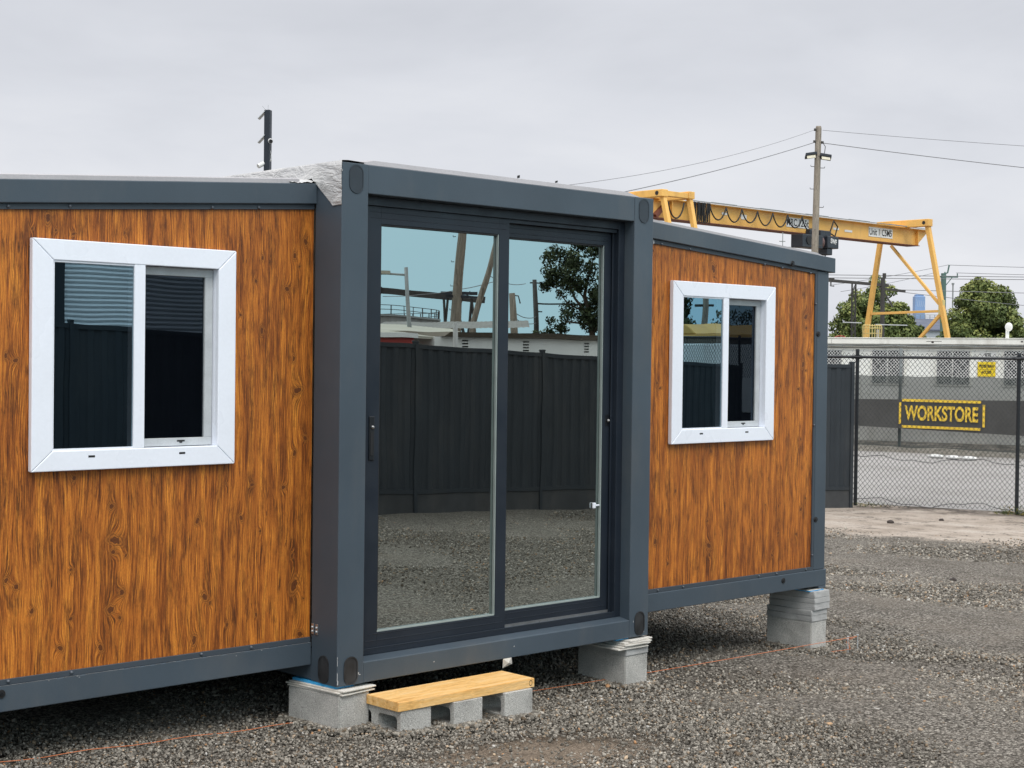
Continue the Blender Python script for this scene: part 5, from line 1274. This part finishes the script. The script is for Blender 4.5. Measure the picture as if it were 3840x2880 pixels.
for x in (12.95, 14.45, 16.05, 17.6):
    m = MB()
    for j in range(4): m.box(x, x+.14, -13.61-.012, -13.6, 1.72+j*.05, 1.745+j*.05)
    m.build('vent', M['galv'], wb)
m = MB(); m.tube([(12.56,-13.3,-.75),(12.56,-13.3,2.16)], .035, 10); tag(m.build('vent_pipe', M['plate'], loc=(12.56,-13.3,-.75)), 'white standing pipe in front of the white cabin, mirrored in the door', 'pipe')
os_ = thing('open_shed', (19.3,-21.2,-.75), 'open shed with a thin corrugated roof and dark inside, mirrored in the door', 'building')
c0 = V((19.3,-21.1,0)); m = MB(); n = 60
for i in range(n+1):
    a = -1.9+3.7*i/n; w_ = .005*(1 if i % 2 else -1); l_ = .02*a; m.v += [eo(c0, a, -.6, 2.27+w_+l_), eo(c0, a, 3.2, 2.52+w_+l_)]
    if i: o = 2*i; m.f.append((o-2,o,o+1,o-1))
m.build('roof', pbr('weathered_roof_iron', (.20,.195,.18), .7, .2, 2), os_)
m = MB(); m.obox(eo(c0, -.1, 2.8, .7), EX*1.8, EN*.05, V((0,0,1.45))); m.obox(eo(c0, -.1, -.3, 2.05), EX*1.8, EN*.06, V((0,0,.06)))
for a in (-1.7, -.5, .6, 1.6): m.obox(eo(c0, a, -.3, .6), EX*.07, EN*.07, V((0,0,1.40)))
m.build('frame', M['brownroof'], os_)
m = MB(); m.obox(eo(c0, .9, .6, .9), EX*.9, EN*.3, V((0,0,1.05))); m.build('stored_panel', pbr('khaki_panel', (.20,.19,.13), .7, .1, 2), os_)
tk = thing('storage_tank', (58,-72,-.75), 'wide pale round tank with a rail round its top, mirrored in the door', 'tank')
cT = V((49.5,-80.5,0))+EX*1.4; R_ = 14.; m = MB(); m.tube([(cT.x,cT.y,-.75),(cT.x,cT.y,4.05)], R_, 64); m.build('tank_wall', M['tank'], tk, smooth=False)
m = MB(); m.tube([(cT.x,cT.y,4.055),(cT.x,cT.y,4.16)], R_+.12, 64); m.build('tank_rim', M['galv'], tk)
m = MB()
for k in range(64):
    a = 2*math.pi*k/64; p = (cT.x+R_*math.cos(a), cT.y+R_*math.sin(a)); m.tube([(p[0],p[1],4.16),(p[0],p[1],4.7)], .03, 4)
for zz in (4.45, 4.7): m.tube([(cT.x+R_*math.cos(a), cT.y+R_*math.sin(a), zz) for a in [2*math.pi*k/64 for k in range(65)]], .025, 4)
m.build('railing', M['dullmetal'], tk)
def leanpole(name, pts, r, mat, label, extra=None, cat='pole', grp=None):
    t_ = thing(name, (pts[0][0], pts[0][1], -.75), label, cat, grp); m = MB(); m.tube(pts, r, 12); m.build('shaft', mat, t_, smooth=True)
    if extra: extra(t_)
    return t_
def ex1(t_):
    m = MB()
    for i in range(8): z = 2.9+i*.33; c = (23.25+.06*(z/3), -25.55, z); s_ = 1 if i % 2 else -1; m.tube([eo(c,.09*s_), eo(c,.17*s_), eo(c,.17*s_,0,.04)], .010, 5)
    loose(m, 'step_iron', M['dullmetal'], t_)
    c = (23.32,-25.52,3.27); m = MB(); m.beam(eo(c,-.34), eo(c,.32), .10, .07); m.obox(eo(c,.30,-.05,.08), EX*.05+V((0,0,.05)), EN*.05, V((0,0,.03))); m.obox(eo(c,-.24,-.05,.06), EX*.07, EN*.05, V((0,0,.03))); m.build('crossarm', M['hoist'], t_)
leanpole('timber_pole', [(23.26,-25.6,-.9),(23.30,-25.56,2.48),(23.44,-25.49,5.32),(23.55,-25.4,8.)], [.15,.14,.115,.10], M['pole'], 'thick leaning timber pole mirrored in the left door leaf', ex1)
leanpole('timber_pole', [(25.45,-27.68,-.9),(25.64,-27.48,2.6),(26.09,-27.1,4.6),(26.25,-27.0,5.2)], [.12,.10,.085,.08], M['pole'], 'tilted grey timber pole mirrored near the middle of the door')
leanpole('timber_pole', [(26.62,-26.6,-.9),(26.53,-26.64,2.37),(26.47,-26.72,3.5)], [.13,.12,.10], M['pole'], 'short timber pole mirrored at the left edge of the right door leaf', lambda t_: MB().tube([(26.47,-26.72,3.45),(26.62,-26.58,3.42),(26.66,-26.54,3.2)], .02, 5).build('insulator', M['dullmetal'], t_))
def ex2(t_):
    m = MB(); m.tube([(16.58,-19.55,3.36),(16.26,-19.85,3.38),(15.9,-20.2,3.36)], .025, 6); m.build('lamp_arm', M['galv'], t_)
    m = MB(); m.obox((16.2,-19.9,3.41), EX*.16, EN*.06, V((0,0,.035))); m.build('lamp_head', M['creamroof'], t_)
leanpole('street_lamp', [(16.66,-19.42,-.9),(16.64,-19.46,1.91),(16.58,-19.55,3.53)], [.07,.06,.045], M['galv'], 'grey street lamp with a short arm mirrored at the left of the door', ex2, 'street lamp')
g2 = thing('gantry_crane', (34.5,-39.,-.75), 'distant dark gantry crane mirrored in the left door leaf', 'crane')
m = MB(); m.beam((32.4,-41.9,4.25), (36.0,-38.3,3.88), .25, .24); m.beam((31.5,-42.8,4.33), (33.0,-41.2,4.08), .3, .5); loose(m, 'girder', M['dullmetal'], g2)
m = MB(); m.beam((33.45,-38.05,4.05), (34.45,-37.05,4.05), .12, .12); m.beam((33.45,-38.05,3.87), (34.45,-37.05,3.9), .12, .06); loose(m, 'cross_beam', M['hoist'], g2)
for p, q in (((33.52,-37.95,3.9),(33.62,-37.84,2.2)),((33.66,-37.84,3.9),(33.56,-37.9,2.2)),((34.05,-37.45,3.9),(33.68,-37.8,2.2)),((33.9,-37.6,3.5),(34.12,-37.35,2.2)),((34.3,-37.2,3.85),(34.16,-37.35,2.2)),((34.3,-37.21,3.75),(34.42,-37.08,2.2))):
    m = MB(); m.beam(p, (q[0], q[1], -.75) if False else q, .075, .075); e = V(q)+(V(q)-V(p)).normalized()*2.9; m.beam(q, (e.x, e.y, e.z), .075, .075); m.build('leg', M['dullmetal'], g2)
def ex3(t_):
    m = MB(); m.beam((30.33,-29.96,4.06),(30.83,-29.5,4.06), .05, .04); m.beam((30.42,-29.87,3.40),(31.8,-28.55,3.36), .06, .05); m.beam((30.42,-29.87,3.13),(30.62,-29.68,3.13), .05, .04); loose(m, 'crossarm', M['dullmetal'], t_)
leanpole('rail_mast', [(30.5,-29.76,-.9),(30.47,-29.8,2.4),(30.45,-29.85,4.16)], [.09,.085,.075], M['dullmetal'], 'dark railway mast with arms mirrored in front of the gum tree', ex3, 'mast')
for a, b, lb in (((33.2,-41.3,3.95),(26.2,-27.0,3.85),'sagging wire mirrored in the left door leaf, highest'),((26.0,-27.2,4.0),(34.,-34.,4.3),'wire mirrored between the tilted pole and the door stile'),((26.5,-26.7,3.0),(30.45,-29.8,2.95),'wire mirrored between the short pole and the railway mast, upper'),((26.5,-26.7,2.85),(30.45,-29.8,2.75),'wire mirrored between the short pole and the railway mast, lower')):
    wire('overhead_wire', a, b, .12, .012, lb, 'wires mirrored in the door', 12)
# gum tree mirrored in the right leaf
gc = V((30.06,-27.43,0)); cl_ = []
def gcl(a, z, r, f=0): p = gc+EX*a+EN*f; cl_.append((p.x, p.y, z, r))
rr = random.Random(5)
for (a0, a1, z0_, z1_, r0, r1, n_) in ((-.95,-.05,4.15,4.95,.22,.34,16), (-.2,1.4,4.3,5.3,.25,.4,18), (-1.15,-.55,3.75,4.05,.13,.2,8), (-.55,.3,3.55,4.1,.18,.28,10), (.2,1.4,3.4,4.2,.22,.34,12), (-.3,1.5,2.5,3.35,.26,.4,22), (-.95,-.35,2.45,2.95,.13,.22,9), (-1.5,-.3,2.2,2.45,.12,.18,8), (1.3,3.4,2.4,5.6,.3,.55,40)):
    for i in range(n_): gcl(rr.uniform(a0, a1), rr.uniform(z0_, z1_), rr.uniform(r0, r1), rr.uniform(-.6, .6))
G = lambda a, z, f=0: eo(gc, a, f, z)
tree('gum_tree', (30.6,-26.9,-.75), cl_, 1500, .058, M['leafdark'], 'big dark gum tree with bare limbs mirrored in the right door leaf', [([G(.75,-.9), G(.6,1.5), G(.45,2.8), G(.2,3.6)], .16)], seed=21, tone_z=(2,5.5), core=.35,
     branches=[([G(.45,2.8), G(-.1,3.5), G(-.4,4.3)], .06), ([G(.4,3.0), G(-.3,3.3), G(-.8,3.9)], .04), ([G(.2,3.5), G(.3,4.1), G(.5,4.8)], .06), ([G(.5,2.4), G(1.0,3.2), G(1.2,4.2)], .07), ([G(.45,2.7), G(-.3,2.75), G(-.6,2.6)], .035), ([G(.3,3.4), G(-.05,3.8), G(-.1,4.2)], .03)])
# things mirrored in the right window
ym = thing('yellow_container', (23.2,-17.2,-.75), 'yellow tarpaulin-topped container mirrored in the right window', 'container')
m = MB(); m.box(22.1,28.,-18.4,-16.0,1.0,2.2); m.build('body', M['yellow'], ym, .02)
m = MB(); m.extrude([(22.1,-16.0,2.205),(22.1,-16.4,2.45),(22.1,-18.,2.45),(22.1,-18.4,2.205)], (5.9,0,0)); m.build('cover', M['yellow'], ym, .03)
m = MB(); m.box(22.3,27.8,-18.2,-16.2,-.75,.99); m.build('undercarriage', M['hoist'], ym)
wc = thing('white_trailer', (22.4,-12.9,-.75), 'white trailer side showing behind wire mesh, mirrored in the right window', 'trailer'); m = MB(); m.box(17.2,20.2,-12.9,-11.6,.6,1.90); m.build('body', M['white'], wc, .02)
m = MB(); m.box(17.5,20.0,-12.8,-11.7,-.75,.59); m.build('undercarriage', M['hoist'], wc)
c2 = thing('chain_link_fence', (16.5,-9.9,-.75), 'short run of wire mesh above the dark fence, mirrored in the right window', 'fence')
links(lambda t_, z, o=0.: (13.6+t_, -9.95+o, z), 0, 4.2, lambda t_: 1.3, lambda t_: 1.98, .038, .0038, 'wire_mesh', M['black_steel'], c2)
for x in (13.6, 16.2, 17.8): m = MB(); m.tube([(x,-9.95,-.8),(x,-9.95,2.02)], .03, 8); m.build('post', M['black_steel'], c2)
m = MB(); m.tube([(13.6,-9.95,1.97),(17.8,-9.95,1.97)], .02, 8); m.build('top_rail', M['black_steel'], c2)
leanpole('timber_pole', [(30.5,-22.65,-.9),(30.5,-22.65,4.6)], [.16,.12], M['pole'], 'upright timber power pole with a crossarm mirrored in the right window', lambda t_: MB().beam((30.2,-22.95,3.25),(30.75,-22.4,3.25), .08, .07).build('crossarm', M['dullmetal'], t_))
cl_ = []; gc2 = V((27.3,-21.6,0))
for i in range(34): p = gc2+EX*rr.uniform(-1.3,.85)+EN*rr.uniform(-.6,.6); cl_.append((p.x, p.y, rr.uniform(2.3, 5.2), rr.uniform(.3,.5)))
tree('gum_tree', (27.0,-21.9,-.75), cl_, 700, .09, M['leafdark'], 'dark leafy tree mirrored at the left edge of the right window', [([(27.1,-21.8,-.9),(27.2,-21.7,3.)], .16)], seed=33, tone_z=(2,5), core=.4)
cl_ = []; gc3 = V((42.3,-32.1,0))
for i in range(30): p = gc3+EX*rr.uniform(-2.2,2.4); cl_.append((p.x, p.y, rr.uniform(1.8, 3.5), rr.uniform(.25,.5)))
tree('gum_tree', (42.3,-32.1,-.75), cl_, 240, .08, M['leafdark'], 'sparse distant tree mirrored in the right window, right of the pole', [([(42.3,-32.1,-.9),(42.3,-32.1,2.5)], .14)], seed=35, tone_z=(1,4), core=.3)

bpy.context.view_layer.update()
